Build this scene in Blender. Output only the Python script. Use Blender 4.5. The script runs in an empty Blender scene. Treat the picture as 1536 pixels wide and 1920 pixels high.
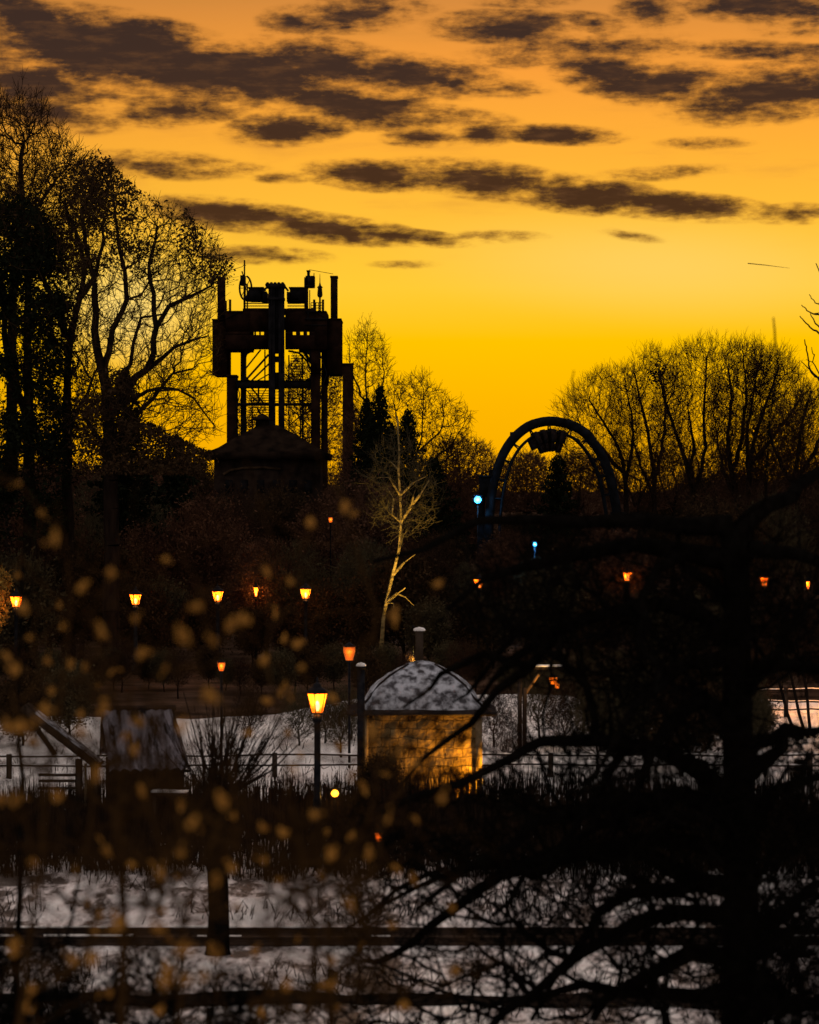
import bpy, math, random
import numpy as np
from mathutils import Vector, Matrix
R = math.radians
F = 5100.0; CX = 768.0; HY = 915.0; EYE = 8.1

# ------------------------------------------------------------------ camera
sc = bpy.context.scene
col = sc.collection
cam_d = bpy.data.cameras.new('camera'); cam = bpy.data.objects.new('camera', cam_d); col.objects.link(cam)
cam.location = (0, 0, EYE)
cam.rotation_euler = (math.pi/2 - math.atan(45.0/F), 0, 0)
cam_d.sensor_fit = 'HORIZONTAL'; cam_d.sensor_width = 36.0; cam_d.lens = 36.0*F/1536
cam_d.clip_start = 0.5; cam_d.clip_end = 20000
cam_d.dof.use_dof = True; cam_d.dof.focus_distance = 150; cam_d.dof.aperture_fstop = 2.6
sc.camera = cam
sc.view_settings.view_transform = 'Standard'; sc.view_settings.look = 'None'
sc.view_settings.exposure = 0.0; sc.view_settings.gamma = 1.0
sc.render.engine = 'CYCLES'
sc.cycles.max_bounces = 5; sc.cycles.diffuse_bounces = 2; sc.cycles.glossy_bounces = 2
sc.cycles.transparent_max_bounces = 8; sc.cycles.sample_clamp_indirect = 4

# ------------------------------------------------------------------ sky
SUN_AZ = math.atan((245-CX)/F); SUN_EL = math.atan((HY-575)/F)
world = bpy.data.worlds.new('World'); sc.world = world; world.use_nodes = True
def build_sky():
    nt = world.node_tree; N = nt.nodes; L = nt.links; N.clear()
    def node(t, **k):
        n = N.new(t)
        for a, b in k.items(): setattr(n, a, b)
        return n
    def setin(n, i, v):
        if hasattr(v, 'is_output') or isinstance(v, bpy.types.NodeSocket): L.new(v, n.inputs[i])
        else: n.inputs[i].default_value = v
    def m(op, a, b=0.0, c=0.0, clamp=False):
        n = node('ShaderNodeMath', operation=op, use_clamp=clamp)
        setin(n, 0, a); setin(n, 1, b); setin(n, 2, c); return n.outputs[0]
    def mix(f, a, b):
        n = node('ShaderNodeMix', data_type='RGBA'); n.clamp_factor = True
        setin(n, 0, f); setin(n, 6, a); setin(n, 7, b); return n.outputs[2]
    def smooth(x, lo, hi, a=0.0, b=1.0):
        n = node('ShaderNodeMapRange', interpolation_type='SMOOTHSTEP')
        setin(n, 0, x); setin(n, 1, lo); setin(n, 2, hi); setin(n, 3, a); setin(n, 4, b); return n.outputs[0]
    tc = node('ShaderNodeTexCoord'); sep = node('ShaderNodeSeparateXYZ'); L.new(tc.outputs['Generated'], sep.inputs[0])
    az = m('ARCTAN2', sep.outputs[0], sep.outputs[1]); el = m('ARCSINE', sep.outputs[2])
    U = m('MULTIPLY', az, 10.0); V = m('MULTIPLY', el, 10.0)
    cmb = node('ShaderNodeCombineXYZ'); L.new(U, cmb.inputs[0]); L.new(V, cmb.inputs[1]); UV = cmb.outputs[0]
    def pu(x): return (x-CX)/510.0
    def pv(y): return (HY-y)/510.0
    # vertical gradient of the sunset band by elevation (radians*10 / 2.4)
    rp = node('ShaderNodeValToRGB'); cr = rp.color_ramp
    stops = [(0, (.95,.40,.0)), (pv(760)/2.4, (1.0,.475,.0)), (pv(640)/2.4, (1.02,.55,.0)), (pv(540)/2.4, (1.03,.60,.035)),
             (pv(400)/2.4, (1.03,.52,.040)), (pv(280)/2.4, (1.02,.44,.038)), (pv(140)/2.4, (.96,.35,.042)),
             (pv(0)/2.4, (.66,.25,.048)), (pv(-250)/2.4, (.36,.15,.06))]
    while len(cr.elements) < len(stops): cr.elements.new(0.5)
    for e, (p, c) in zip(cr.elements, stops): e.position = max(0, min(1, p)); e.color = (*c, 1)
    L.new(m('DIVIDE', V, 2.4), rp.inputs[0])
    base = rp.outputs[0]
    # paler patch on the right, glow where the sun sinks behind the trees
    def blob(x, y, rx, ry, rot=0):
        mp = node('ShaderNodeMapping', vector_type='TEXTURE')
        mp.inputs['Location'].default_value = (pu(x), pv(y), 0); mp.inputs['Rotation'].default_value = (0, 0, -R(rot))
        mp.inputs['Scale'].default_value = (rx/510.0, ry/510.0, 1); L.new(UV, mp.inputs[0])
        ln = node('ShaderNodeVectorMath', operation='LENGTH'); L.new(mp.outputs[0], ln.inputs[0])
        return m('SUBTRACT', 1.0, ln.outputs['Value'])
    pale = m('MULTIPLY', smooth(blob(1250, 500, 620, 130, 3), 0, 1), .7)
    base = mix(pale, base, (1.0, .65, .13, 1))
    glow = smooth(blob(245, 585, 190, 150), 0, 1)
    base = mix(m('MULTIPLY', glow, .8), base, (1.1, .78, .22, 1))
    dimL = smooth(U, pu(-300), pu(700), .86, 1.0)
    sc1 = node('ShaderNodeVectorMath', operation='SCALE'); L.new(base, sc1.inputs[0]); L.new(dimL, sc1.inputs['Scale']); base = sc1.outputs[0]
    # thin streaky veil
    mpv = node('ShaderNodeMapping'); mpv.inputs['Scale'].default_value = (1.3, 7.5, 1); L.new(UV, mpv.inputs[0])
    nv = node('ShaderNodeTexNoise'); nv.inputs['Scale'].default_value = 1.0; nv.inputs['Detail'].default_value = 6; nv.inputs['Roughness'].default_value=.6; L.new(mpv.outputs[0], nv.inputs[0])
    veil = m('MULTIPLY', smooth(nv.outputs[0], .5, .78), smooth(V, pv(560), pv(300)))
    base = mix(m('MULTIPLY', veil, .45), base, (.62, .25, .04, 1))
    # clouds
    ell = [(70,55,80,34,24,1.3),(210,105,210,60,7,1.5),(420,145,190,52,5,1.4),(50,170,150,58,8,.9),(610,125,140,40,8,1.),(760,150,150,36,4,1.),
      (330,215,120,27,-3,.8),(120,225,110,30,5,.7),(670,205,170,36,6,.95),(540,245,100,30,-4,.9),(830,225,120,22,6,.6),(800,262,70,17,0,.8),(905,256,52,20,0,.95),(1045,258,110,17,3,.95),
      (680,35,110,32,-4,.75),(555,52,60,28,0,.65),(950,60,130,28,1,.85),(1110,55,80,18,8,.6),(1090,105,190,26,-3,.62),(1150,150,110,40,12,.9),(1250,168,100,34,-4,.85),
      (1450,185,170,48,-5,1.),(1220,30,60,36,0,.7),(1420,25,150,32,4,.9),(1500,65,90,22,0,.5),(1380,106,170,17,3,.65),(980,5,90,22,0,.5),(970,175,60,16,0,.4),
      (700,333,110,26,4,.9),(900,340,150,32,6,.95),(1090,368,140,32,6,1.),(1270,392,150,24,4,1.),(1480,408,75,18,0,.75),(1230,330,110,14,-3,.4),
      (450,408,150,27,6,.95),(610,430,150,24,6,1.),(740,444,120,15,5,.9),(490,480,110,16,2,.62),(290,315,150,24,2,.62),(530,336,50,12,0,.45),(930,446,80,12,0,.38),(760,497,60,9,0,.3),
      (1180,445,60,10,10,.3),(1310,276,80,12,0,.4),(450,320,60,13,0,.35)]
    acc = None
    for (x, y, rx, ry, rot, s) in ell:
        b = m('MULTIPLY', m('MAXIMUM', blob(x, y, rx*1.5, ry*1.4, rot), 0.0), s*1.5)
        acc = b if acc is None else m('MAXIMUM', acc, b)
    mp2 = node('ShaderNodeMapping'); mp2.inputs['Scale'].default_value = (2.9, 12.0, 1); mp2.inputs['Rotation'].default_value = (0, 0, R(-4)); L.new(UV, mp2.inputs[0])
    n2 = node('ShaderNodeTexNoise'); n2.inputs['Scale'].default_value = 1.0; n2.inputs['Detail'].default_value = 9; n2.inputs['Roughness'].default_value = .66; n2.inputs['Distortion'].default_value = .12
    L.new(mp2.outputs[0], n2.inputs[0])
    den = m('ADD', acc, m('MULTIPLY', m('SUBTRACT', n2.outputs[0], .5), 2.5))
    mp5 = node('ShaderNodeMapping'); mp5.inputs['Scale'].default_value = (15, 30, 1); L.new(UV, mp5.inputs[0]); n5 = node('ShaderNodeTexNoise'); n5.inputs['Scale'].default_value = 1.0; n5.inputs['Detail'].default_value = 6; n5.inputs['Roughness'].default_value = .6; L.new(mp5.outputs[0], n5.inputs[0])
    den = m('ADD', den, m('MULTIPLY', m('SUBTRACT', n5.outputs[0], .5), 1.3))
    inside = smooth(acc, .02, .3)
    d1 = m('MULTIPLY', smooth(den, .12, 1.05), inside)
    d2 = m('MULTIPLY', smooth(den, -.25, .6), inside)
    cl = mix(m('MULTIPLY', d2, .55), base, (.40, .15, .025, 1))
    n3 = node('ShaderNodeTexNoise'); n3.inputs['Scale'].default_value = 2.3; n3.inputs['Detail'].default_value = 8; n3.inputs['Roughness'].default_value = .62; L.new(mp2.outputs[0], n3.inputs[0])
    topc = mix(smooth(V, pv(420), pv(80)), (.050, .020, .010, 1), (.034, .020, .017, 1))
    topc = mix(m('MULTIPLY', smooth(n3.outputs[0], .45, .70), .55), topc, (.13, .055, .022, 1))
    front = mix(m('MULTIPLY', d1, .97), cl, topc)
    # the rest of the dome: dim mauve dusk, with the physical sky underneath
    ns = node('ShaderNodeTexSky', sky_type='NISHITA', sun_disc=False)
    ns.sun_elevation = SUN_EL; ns.sun_rotation = SUN_AZ; ns.air_density = 1.3; ns.dust_density = 3.0
    scn = node('ShaderNodeVectorMath', operation='SCALE'); L.new(ns.outputs[0], scn.inputs[0]); scn.inputs['Scale'].default_value = 0.05
    addn = node('ShaderNodeVectorMath', operation='ADD'); L.new(scn.outputs[0], addn.inputs[0]); addn.inputs[1].default_value = DUSK
    ang = m('ABSOLUTE', az)
    away = m('MAXIMUM', smooth(ang, .35, 1.2), smooth(el, .26, .55))
    out = mix(away, front, addn.outputs[0])
    bg = node('ShaderNodeBackground'); L.new(out, bg.inputs[0]); bg.inputs[1].default_value = 1.0
    wo = node('ShaderNodeOutputWorld'); L.new(bg.outputs[0], wo.inputs[0])
DUSK = (.39, .315, .285)
build_sky()
world.cycles.sampling_method = 'MANUAL'; world.cycles.sample_map_resolution = 1024

sun_d = bpy.data.lights.new('sun', 'SUN'); sun_d.energy = 0.7; sun_d.angle = R(2.0); sun_d.color = (1, .55, .2)
sun = bpy.data.objects.new('sun', sun_d); col.objects.link(sun)
sd = Vector((math.sin(SUN_AZ)*math.cos(SUN_EL), math.cos(SUN_AZ)*math.cos(SUN_EL), math.sin(SUN_EL)))
sun.rotation_euler = sd.to_track_quat('Z', 'Y').to_euler()

# ------------------------------------------------------------------ materials
def mat(name, c1, c2=None, scale=3.0, rough=.85, bump=0.0, bscale=20.0, metallic=0.0, stretch=(1,1,1), emit=None, estr=0.0, lo=.35, hi=.65, spec=0.0):
    M = bpy.data.materials.new(name); M.use_nodes = True
    nt = M.node_tree; N = nt.nodes; L = nt.links; b = N['Principled BSDF']
    b.inputs['Roughness'].default_value = rough; b.inputs['Metallic'].default_value = metallic
    b.inputs['Specular IOR Level'].default_value = spec
    tc = N.new('ShaderNodeTexCoord'); mp = N.new('ShaderNodeMapping'); mp.inputs['Scale'].default_value = stretch
    L.new(tc.outputs['Object'], mp.inputs[0])
    no = N.new('ShaderNodeTexNoise'); no.inputs['Scale'].default_value = scale; no.inputs['Detail'].default_value = 6; L.new(mp.outputs[0], no.inputs[0])
    rp = N.new('ShaderNodeValToRGB'); rp.color_ramp.elements[0].position = lo; rp.color_ramp.elements[1].position = hi
    rp.color_ramp.elements[0].color = (*c1, 1); rp.color_ramp.elements[1].color = (*(c2 or c1), 1)
    L.new(no.outputs[0], rp.inputs[0]); L.new(rp.outputs[0], b.inputs['Base Color'])
    if bump:
        n2 = N.new('ShaderNodeTexNoise'); n2.inputs['Scale'].default_value = bscale; n2.inputs['Detail'].default_value = 5; L.new(mp.outputs[0], n2.inputs[0])
        bp = N.new('ShaderNodeBump'); bp.inputs['Strength'].default_value = bump; bp.inputs['Distance'].default_value = .05
        L.new(n2.outputs[0], bp.inputs['Height']); L.new(bp.outputs[0], b.inputs['Normal'])
    if emit:
        b.inputs['Emission Color'].default_value = (*emit, 1); b.inputs['Emission Strength'].default_value = estr
    return M
M = dict(
 bark=mat('bark', (.008,.006,.005), (.022,.015,.011), 4, .9, .6, 30, stretch=(1,1,.25)),
 twig=mat('twig', (.016,.009,.006), (.05,.028,.017), 1.2, .9),
 olive=mat('olive_twig', (.03,.025,.014), (.08,.066,.036), 1.2, .9),
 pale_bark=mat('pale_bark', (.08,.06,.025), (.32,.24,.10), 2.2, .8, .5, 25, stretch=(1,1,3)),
 leaf=mat('dark_leaf', (.014,.010,.006), (.06,.036,.018), 1.5, .8),
 ever=mat('evergreen', (.005,.007,.004), (.015,.018,.009), 1.5, .85),
 brown=mat('brown_leaf', (.03,.016,.011), (.13,.065,.038), .8, .85),
 bud=mat('ochre_bud', (.20,.085,.016), (.55,.28,.06), 60, .7),
 near_twig=mat('near_twig', (.018,.010,.004), (.055,.029,.010), 20, .8),
 black_bark=mat('wet_black_bark', (.003,.0025,.002), (.007,.006,.005), 8, .9, .5, 40),
 steel=mat('dark_steel', (.006,.006,.007), (.016,.015,.017), 1.2, .6, .1, 10, metallic=.2),
 rust=mat('rusty_steel', (.009,.005,.004), (.024,.012,.008), 1.0, .8, .2, 8),
 track=mat('coaster_track_paint', (.006,.007,.009), (.014,.016,.021), 2, .55),
 cart=mat('coaster_car_paint', (.01,.009,.01), (.03,.02,.018), 4, .5),
 iron=mat('lamp_iron', (.008,.009,.012), (.02,.02,.024), 8, .5, metallic=.3),
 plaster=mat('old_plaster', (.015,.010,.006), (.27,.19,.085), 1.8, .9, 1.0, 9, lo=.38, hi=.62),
 trim=mat('corner_plaster', (.08,.06,.035), (.2,.15,.09), 5, .9, .4, 20),
 slate=mat('dark_roof', (.012,.010,.010), (.04,.032,.03), 3, .8, .5, 14),
 wood=mat('weathered_wood', (.02,.015,.012), (.06,.045,.035), 6, .85, .4, 40, stretch=(1,1,.2)),
 litwood=mat('lamplit_wood', (.12,.07,.03), (.22,.13,.06), 6, .8, .4, 40, stretch=(1,1,.2)),  # amber lamplight on the bracket's brace, put into the wood colour
 rail=mat('rail_steel', (.02,.016,.014), (.06,.04,.03), 3, .5, metallic=.4),
 reed=mat('reed', (.010,.007,.005), (.035,.022,.014), 1.0, .9),
 housewall=mat('house_wall', (.010,.007,.006), (.028,.019,.015), 1.5, .9, .4, 10),
 redtile=mat('house_roof_tile', (.007,.005,.004), (.022,.014,.010), 1.0, .85, .6, 5),
 trail=mat('contrail_vapour', (.02,.015,.01), (.03,.02,.015), .01, 1.0),
 band=mat('house_band', (.03,.02,.012), (.08,.05,.03), 1.5, .9),
)
def snow_mat(name, grassy):
    Mx = bpy.data.materials.new(name); Mx.use_nodes = True
    nt = Mx.node_tree; N = nt.nodes; L = nt.links; b = N['Principled BSDF']; b.inputs['Roughness'].default_value = .55; b.inputs['Specular IOR Level'].default_value = .45
    tc = N.new('ShaderNodeTexCoord')
    n1 = N.new('ShaderNodeTexNoise'); n1.inputs['Scale'].default_value = .55; n1.inputs['Detail'].default_value = 8; n1.inputs['Roughness'].default_value = .62
    mp = N.new('ShaderNodeMapping'); mp.inputs['Scale'].default_value = (1, .35, 1); L.new(tc.outputs['Object'], mp.inputs[0]); L.new(mp.outputs[0], n1.inputs[0])
    rp = N.new('ShaderNodeValToRGB'); rp.color_ramp.elements[0].position = .40; rp.color_ramp.elements[0].color = (.06, .042, .035, 1)
    em = rp.color_ramp.elements.new(.47); em.color = (.30, .25, .24, 1)
    rp.color_ramp.elements[-1].position = .58; rp.color_ramp.elements[1].color = (.80, .74, .74, 1)
    n4 = N.new('ShaderNodeTexNoise'); n4.inputs['Scale'].default_value = 3.2; n4.inputs['Detail'].default_value = 7; n4.inputs['Roughness'].default_value = .7; L.new(mp.outputs[0], n4.inputs[0])
    av = N.new('ShaderNodeMath'); av.operation = 'MULTIPLY_ADD'; L.new(n4.outputs[0], av.inputs[0]); av.inputs[1].default_value = .55; av.inputs[2].default_value = -.275 - grassy
    sp = N.new('ShaderNodeSeparateXYZ'); L.new(tc.outputs['Object'], sp.inputs[0])
    mr = N.new('ShaderNodeMapRange'); L.new(sp.outputs[1], mr.inputs[0]); mr.inputs[1].default_value = 58; mr.inputs[2].default_value = 86; mr.inputs[3].default_value = -.015; mr.inputs[4].default_value = .13   # darker and patchier near the track, paler in the field
    a1 = N.new('ShaderNodeMath'); L.new(n1.outputs[0], a1.inputs[0]); L.new(av.outputs[0], a1.inputs[1])
    a2 = N.new('ShaderNodeMath'); L.new(a1.outputs[0], a2.inputs[0]); L.new(mr.outputs[0] if name == 'snow' else a1.outputs[0], a2.inputs[1])
    if name != 'snow': a2.operation = 'MAXIMUM'
    L.new(a2.outputs[0], rp.inputs[0]); L.new(rp.outputs[0], b.inputs['Base Color'])
    n2 = N.new('ShaderNodeTexNoise'); n2.inputs['Scale'].default_value = 5; n2.inputs['Detail'].default_value = 7; L.new(tc.outputs['Object'], n2.inputs[0])
    bp = N.new('ShaderNodeBump'); bp.inputs['Strength'].default_value = .8; bp.inputs['Distance'].default_value = .12
    L.new(n2.outputs[0], bp.inputs['Height']); L.new(bp.outputs[0], b.inputs['Normal'])
    return Mx
def stone_wall():
    Mx = M['plaster']; nt = Mx.node_tree; N = nt.nodes; L = nt.links; b = N['Principled BSDF']; src = b.inputs['Base Color'].links[0].from_socket
    tc = N.new('ShaderNodeTexCoord'); mp = N.new('ShaderNodeMapping'); mp.inputs['Rotation'].default_value = (R(90), 0, 0); L.new(tc.outputs['Object'], mp.inputs[0])
    nz = N.new('ShaderNodeTexNoise'); nz.inputs['Scale'].default_value = 2.5; L.new(tc.outputs['Object'], nz.inputs[0])
    ad = N.new('ShaderNodeVectorMath'); ad.operation = 'MULTIPLY_ADD'; L.new(nz.outputs['Color'], ad.inputs[0]); ad.inputs[1].default_value = (.22,.22,.22); L.new(mp.outputs[0], ad.inputs[2])
    bk = N.new('ShaderNodeTexBrick'); bk.inputs['Scale'].default_value = 1.0; bk.inputs['Brick Width'].default_value = .46; bk.inputs['Row Height'].default_value = .24; bk.inputs['Mortar Size'].default_value = .018; bk.inputs['Mortar Smooth'].default_value = .5
    bk.inputs['Color1'].default_value = (1,1,1,1); bk.inputs['Color2'].default_value = (.45,.42,.38,1); bk.inputs['Mortar'].default_value = (.12,.10,.08,1); L.new(ad.outputs[0], bk.inputs[0])
    mx = N.new('ShaderNodeMix'); mx.data_type = 'RGBA'; mx.blend_type = 'MULTIPLY'; mx.inputs[0].default_value = .75; L.new(src, mx.inputs[6]); L.new(bk.outputs[0], mx.inputs[7]); L.new(mx.outputs[2], b.inputs['Base Color'])
stone_wall()
M['snow'] = snow_mat('snow', .0); M['capsnow'] = snow_mat('roof_snow', -.15)
M['patchy'] = snow_mat('thin_snow', .07)
def glow_mat(name, c, s):
    Mx = bpy.data.materials.new(name); Mx.use_nodes = True
    nt = Mx.node_tree; N = nt.nodes; L = nt.links; b = N['Principled BSDF']
    tc = N.new('ShaderNodeTexCoord'); no = N.new('ShaderNodeTexNoise'); no.inputs['Scale'].default_value = 9; L.new(tc.outputs['Object'], no.inputs[0])
    mr = N.new('ShaderNodeMapRange'); mr.inputs[1].default_value = .35; mr.inputs[2].default_value = .65; mr.inputs[3].default_value = s*.65; mr.inputs[4].default_value = s*1.25
    L.new(no.outputs[0], mr.inputs[0]); L.new(mr.outputs[0], b.inputs['Emission Strength'])
    b.inputs['Base Color'].default_value = (*c, 1); b.inputs['Emission Color'].default_value = (*c, 1)
    return Mx
M['pane'] = glow_mat('amber_glass', (1, .25, .014), 1.2)
M['amber'] = glow_mat('amber_bulb', (1, .48, .06), 1.15)
M['pane_dim'] = glow_mat('dim_amber_glass', (1, .24, .02), .5)
for nm in ('pane', 'pane_dim'):      # frosted glass that also lets the lamp's light out
    nt = M[nm].node_tree; b = nt.nodes['Principled BSDF']; out = [n for n in nt.nodes if n.type == 'OUTPUT_MATERIAL'][0]
    tr_ = nt.nodes.new('ShaderNodeBsdfTransparent'); ms = nt.nodes.new('ShaderNodeMixShader'); ms.inputs[0].default_value = .62; tr_.inputs[0].default_value = (1, .8, .5, 1)
    nt.links.new(tr_.outputs[0], ms.inputs[1]); nt.links.new(b.outputs[0], ms.inputs[2]); nt.links.new(ms.outputs[0], out.inputs[0])
M['bulb'] = glow_mat('warm_bulb', (1, .80, .38), 9)
M['bluebulb'] = glow_mat('blue_white_lamp', (.06, .42, 1), 4.0)

# ------------------------------------------------------------------ helpers
def P(px, py, d): return np.array([(px-CX)/F*d, d, EYE-(py-HY)/F*d])
class G:
    def __init__(s): s.V = []; s.Q = []; s.n = 0
    def add(s, V, Q):
        V = np.asarray(V, float).reshape(-1, 3); Q = np.asarray(Q, int).reshape(-1, 4)
        s.V.append(V); s.Q.append(Q + s.n); s.n += len(V)
    def box(s, x0, x1, y0, y1, z0, z1):
        v = [(x, y, z) for z in (z0, z1) for y in (y0, y1) for x in (x0, x1)]
        s.add(v, [(0,2,3,1),(4,5,7,6),(0,1,5,4),(2,6,7,3),(0,4,6,2),(1,3,7,5)])
    def edges(s, A, B, ra, rb, sides=6):
        A = np.asarray(A, float).reshape(-1, 3); B = np.asarray(B, float).reshape(-1, 3); n = len(A)
        if not n: return
        ra = np.broadcast_to(ra, n).reshape(n, 1, 1); rb = np.broadcast_to(rb, n).reshape(n, 1, 1)
        d = B-A; d /= np.linalg.norm(d, axis=1)[:, None] + 1e-9
        ref = np.where(np.abs(d[:, 2:3]) > .9, np.array([[1., 0, 0]]), np.array([[0, 0, 1.]]))
        u = np.cross(d, ref); u /= np.linalg.norm(u, axis=1)[:, None] + 1e-9; w = np.cross(d, u)
        t = np.arange(sides)*2*np.pi/sides
        ring = u[:, None, :]*np.cos(t)[None, :, None] + w[:, None, :]*np.sin(t)[None, :, None]
        V = np.concatenate([A[:, None, :]+ring*ra, B[:, None, :]+ring*rb], 1).reshape(-1, 3)
        k = np.arange(sides); k2 = (k+1) % sides
        q = np.stack([k, k2, k2+sides, k+sides], 1)
        Q = (q[None]+(np.arange(n)*2*sides)[:, None, None]).reshape(-1, 4)
        s.add(V, Q)
    def tube(s, pts, radii, sides=8, caps=True):
        pts = np.asarray(pts, float); n = len(pts); radii = np.broadcast_to(radii, n)
        T = np.gradient(pts, axis=0); T /= np.linalg.norm(T, axis=1)[:, None]
        ref = np.array([1., 0, 0]) if abs(T[0][2]) > .8 else np.array([0, 0, 1.])
        V = []
        for i in range(n):
            u = np.cross(T[i], ref); u /= np.linalg.norm(u)+1e-9; w = np.cross(T[i], u); ref = -np.cross(T[i], u) if False else ref
            for k in range(sides):
                a = 2*np.pi*k/sides; V.append(pts[i]+(u*math.cos(a)+w*math.sin(a))*radii[i])
        Q = [(i*sides+k, i*sides+(k+1) % sides, (i+1)*sides+(k+1) % sides, (i+1)*sides+k) for i in range(n-1) for k in range(sides)]
        if caps and sides % 2 == 0:
            for b in (0, (n-1)*sides):
                for k in range(0, sides-2, 2): Q.append((b, b+k+1, b+k+2, b+(k+3) % sides))
        s.add(V, Q)
    def lathe(s, c, prof, sides=8, rot=0.0, sx=1, sy=1):
        V = []
        for (r, z) in prof:
            for k in range(sides):
                a = 2*np.pi*k/sides+rot; V.append((c[0]+r*math.cos(a)*sx, c[1]+r*math.sin(a)*sy, c[2]+z))
        n = len(prof)
        Q = [(i*sides+k, i*sides+(k+1) % sides, (i+1)*sides+(k+1) % sides, (i+1)*sides+k) for i in range(n-1) for k in range(sides)]
        s.add(V, Q)
    def leaves(s, C, size, rng, asp=1.0):
        n = len(C)
        if not n: return
        a = rng.normal(size=(n, 3)); a /= np.linalg.norm(a, axis=1)[:, None]
        b = np.cross(a, rng.normal(size=(n, 3))); b /= np.linalg.norm(b, axis=1)[:, None]+1e-9
        z = (size*rng.uniform(.5, 1.3, n))[:, None]
        V = np.stack([C-a*z, C-b*z*.55*asp, C+a*z, C+b*z*.55*asp], 1).reshape(-1, 3)
        s.add(V, np.arange(n*4).reshape(-1, 4))
    def extrude(s, quad, y0, y1):      # quad in x,z -> solid between two depths
        v = [(x, y0, z) for x, z in quad]+[(x, y1, z) for x, z in quad]
        s.add(v, [(0,1,2,3),(7,6,5,4),(0,4,5,1),(1,5,6,2),(2,6,7,3),(3,7,4,0)])
    def mesh(s, name, m, smooth=False):
        me = bpy.data.meshes.new(name)
        V = np.concatenate(s.V); Q = np.concatenate(s.Q)
        me.vertices.add(len(V)); me.vertices.foreach_set('co', V.astype(np.float32).ravel())
        me.loops.add(Q.size); me.loops.foreach_set('vertex_index', Q.astype(np.int32).ravel())
        me.polygons.add(len(Q)); me.polygons.foreach_set('loop_start', (np.arange(len(Q))*4).astype(np.int32))
        me.polygons.foreach_set('loop_total', np.full(len(Q), 4, np.int32))
        if smooth: me.polygons.foreach_set('use_smooth', np.ones(len(Q), bool))
        me.materials.append(m); me.update(calc_edges=True)
        return me
    def build(s, name, m, parent=None, smooth=False, origin=None):
        if origin is not None:
            s.V = [v-np.asarray(origin, float) for v in s.V]
        o = bpy.data.objects.new(name, s.mesh(name, m, smooth)); col.objects.link(o)
        if parent is not None: o.parent = parent
        elif origin is not None: o.location = origin
        return o
def tag(o, label=None, cat=None, group=None, kind=None):
    if label: o['label'] = label
    if cat: o['category'] = cat
    if group: o['group'] = group
    if kind: o['kind'] = kind
    return o
def thing(name, loc, label, cat, group=None, rz=0):
    o = bpy.data.objects.new(name, None); col.objects.link(o); o.location = loc; o.rotation_euler.z = rz
    o.empty_display_size = .3
    return tag(o, label, cat, group)
def copy_tree(o, parent=None):
    kids = [c for c in bpy.data.objects if c.parent == o]
    c = o.copy(); col.objects.link(c); c.parent = parent
    for k in kids: copy_tree(k, c)
    return c
def light(name, parent, loc, power, color, r=.1, spot=None, aim=None):
    d = bpy.data.lights.new(name, 'SPOT' if spot else 'POINT'); d.energy = power; d.color = color; d.shadow_soft_size = r
    o = bpy.data.objects.new(name, d); col.objects.link(o); o.parent = parent; o.location = loc
    if spot:
        d.spot_size = R(spot); d.spot_blend = .6
        o.rotation_euler = (Vector(aim)-Vector(loc)).to_track_quat('-Z', 'Y').to_euler()
    return o

def noise2(x, y, seed=0, octs=5, rough=.5):
    rng = np.random.default_rng(seed); out = 0; amp = 1; tot = 0
    for o in range(octs):
        g = rng.random((256, 256)); xi = np.floor(x).astype(int); yi = np.floor(y).astype(int); fx = x-xi; fy = y-yi
        fx = fx*fx*(3-2*fx); fy = fy*fy*(3-2*fy); xi &= 255; yi &= 255; x1 = (xi+1) & 255; y1 = (yi+1) & 255
        out = out + amp*((g[xi, yi]*(1-fx)+g[x1, yi]*fx)*(1-fy)+(g[xi, y1]*(1-fx)+g[x1, y1]*fx)*fy-.5); tot += amp
        x = x*2.03+17; y = y*2.03+9; amp *= rough
    return out/tot

# ------------------------------------------------------------------ ground
def sstep(a, b, x): t = np.clip((x-a)/(b-a), 0, 1); return t*t*(3-2*t)
def bank(y): return 5.0*(1-sstep(12, 34, y))
def ground_h(x, y):
    x = np.asarray(x, float); y = np.asarray(y, float)
    near = 1-sstep(66, 80, y)
    h = bank(y) + noise2(x*.16, y*.16, 1, 3)*.25*(1-sstep(30, 60, y)*.4)*(1+.0*x)
    h += noise2(x*1.1+5, y*.7, 2, 5, .6)*.5*near*sstep(50.0, 51.5, y) + noise2(x*.9, y*.9, 3, 4)*.10
    t = sstep(45.6, 46.6, y)*(1-sstep(49.9, 50.6, y)); h = h*(1-t*.9)           # flat bed of the narrow railway
    return h
def snow_sheet():
    xs = np.linspace(-48, 48, 385); ys = np.concatenate([np.linspace(-12, 38, 80), np.linspace(38.3, 76, 200), np.linspace(76.4, 118, 110)])
    X, Y = np.meshgrid(xs, ys); Z = ground_h(X, Y)
    edge = sstep(104, 112, Y+noise2(X*.2, Y*0, 8, 3)*14+np.clip((-X-2)*.8, 0, 10))
    Z = Z-edge*.6
    g = G(); n, m_ = X.shape
    V = np.stack([X, Y, Z], -1).reshape(-1, 3); i = np.arange(n-1)[:, None]*m_+np.arange(m_-1)[None]
    g.add(V, np.stack([i, i+1, i+1+m_, i+m_], -1).reshape(-1, 4))
    o = g.build('snow_ground', M['snow'], smooth=True); tag(o, kind='structure')
snow_sheet()
g = G()
xs = np.linspace(-2500, 2500, 61); ys = np.concatenate([[-300, -14], np.linspace(60, 300, 40), np.linspace(350, 6000, 12)])
X, Y = np.meshgrid(xs, ys); Z = -.28+noise2(X*.02, Y*.02, 5, 3)*.3 - 3*(Y < 50)
i = np.arange(len(ys)-1)[:, None]*61+np.arange(60)[None]
g.add(np.stack([X, Y, Z], -1).reshape(-1, 3), np.stack([i, i+1, i+62, i+61], -1).reshape(-1, 4))
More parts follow.
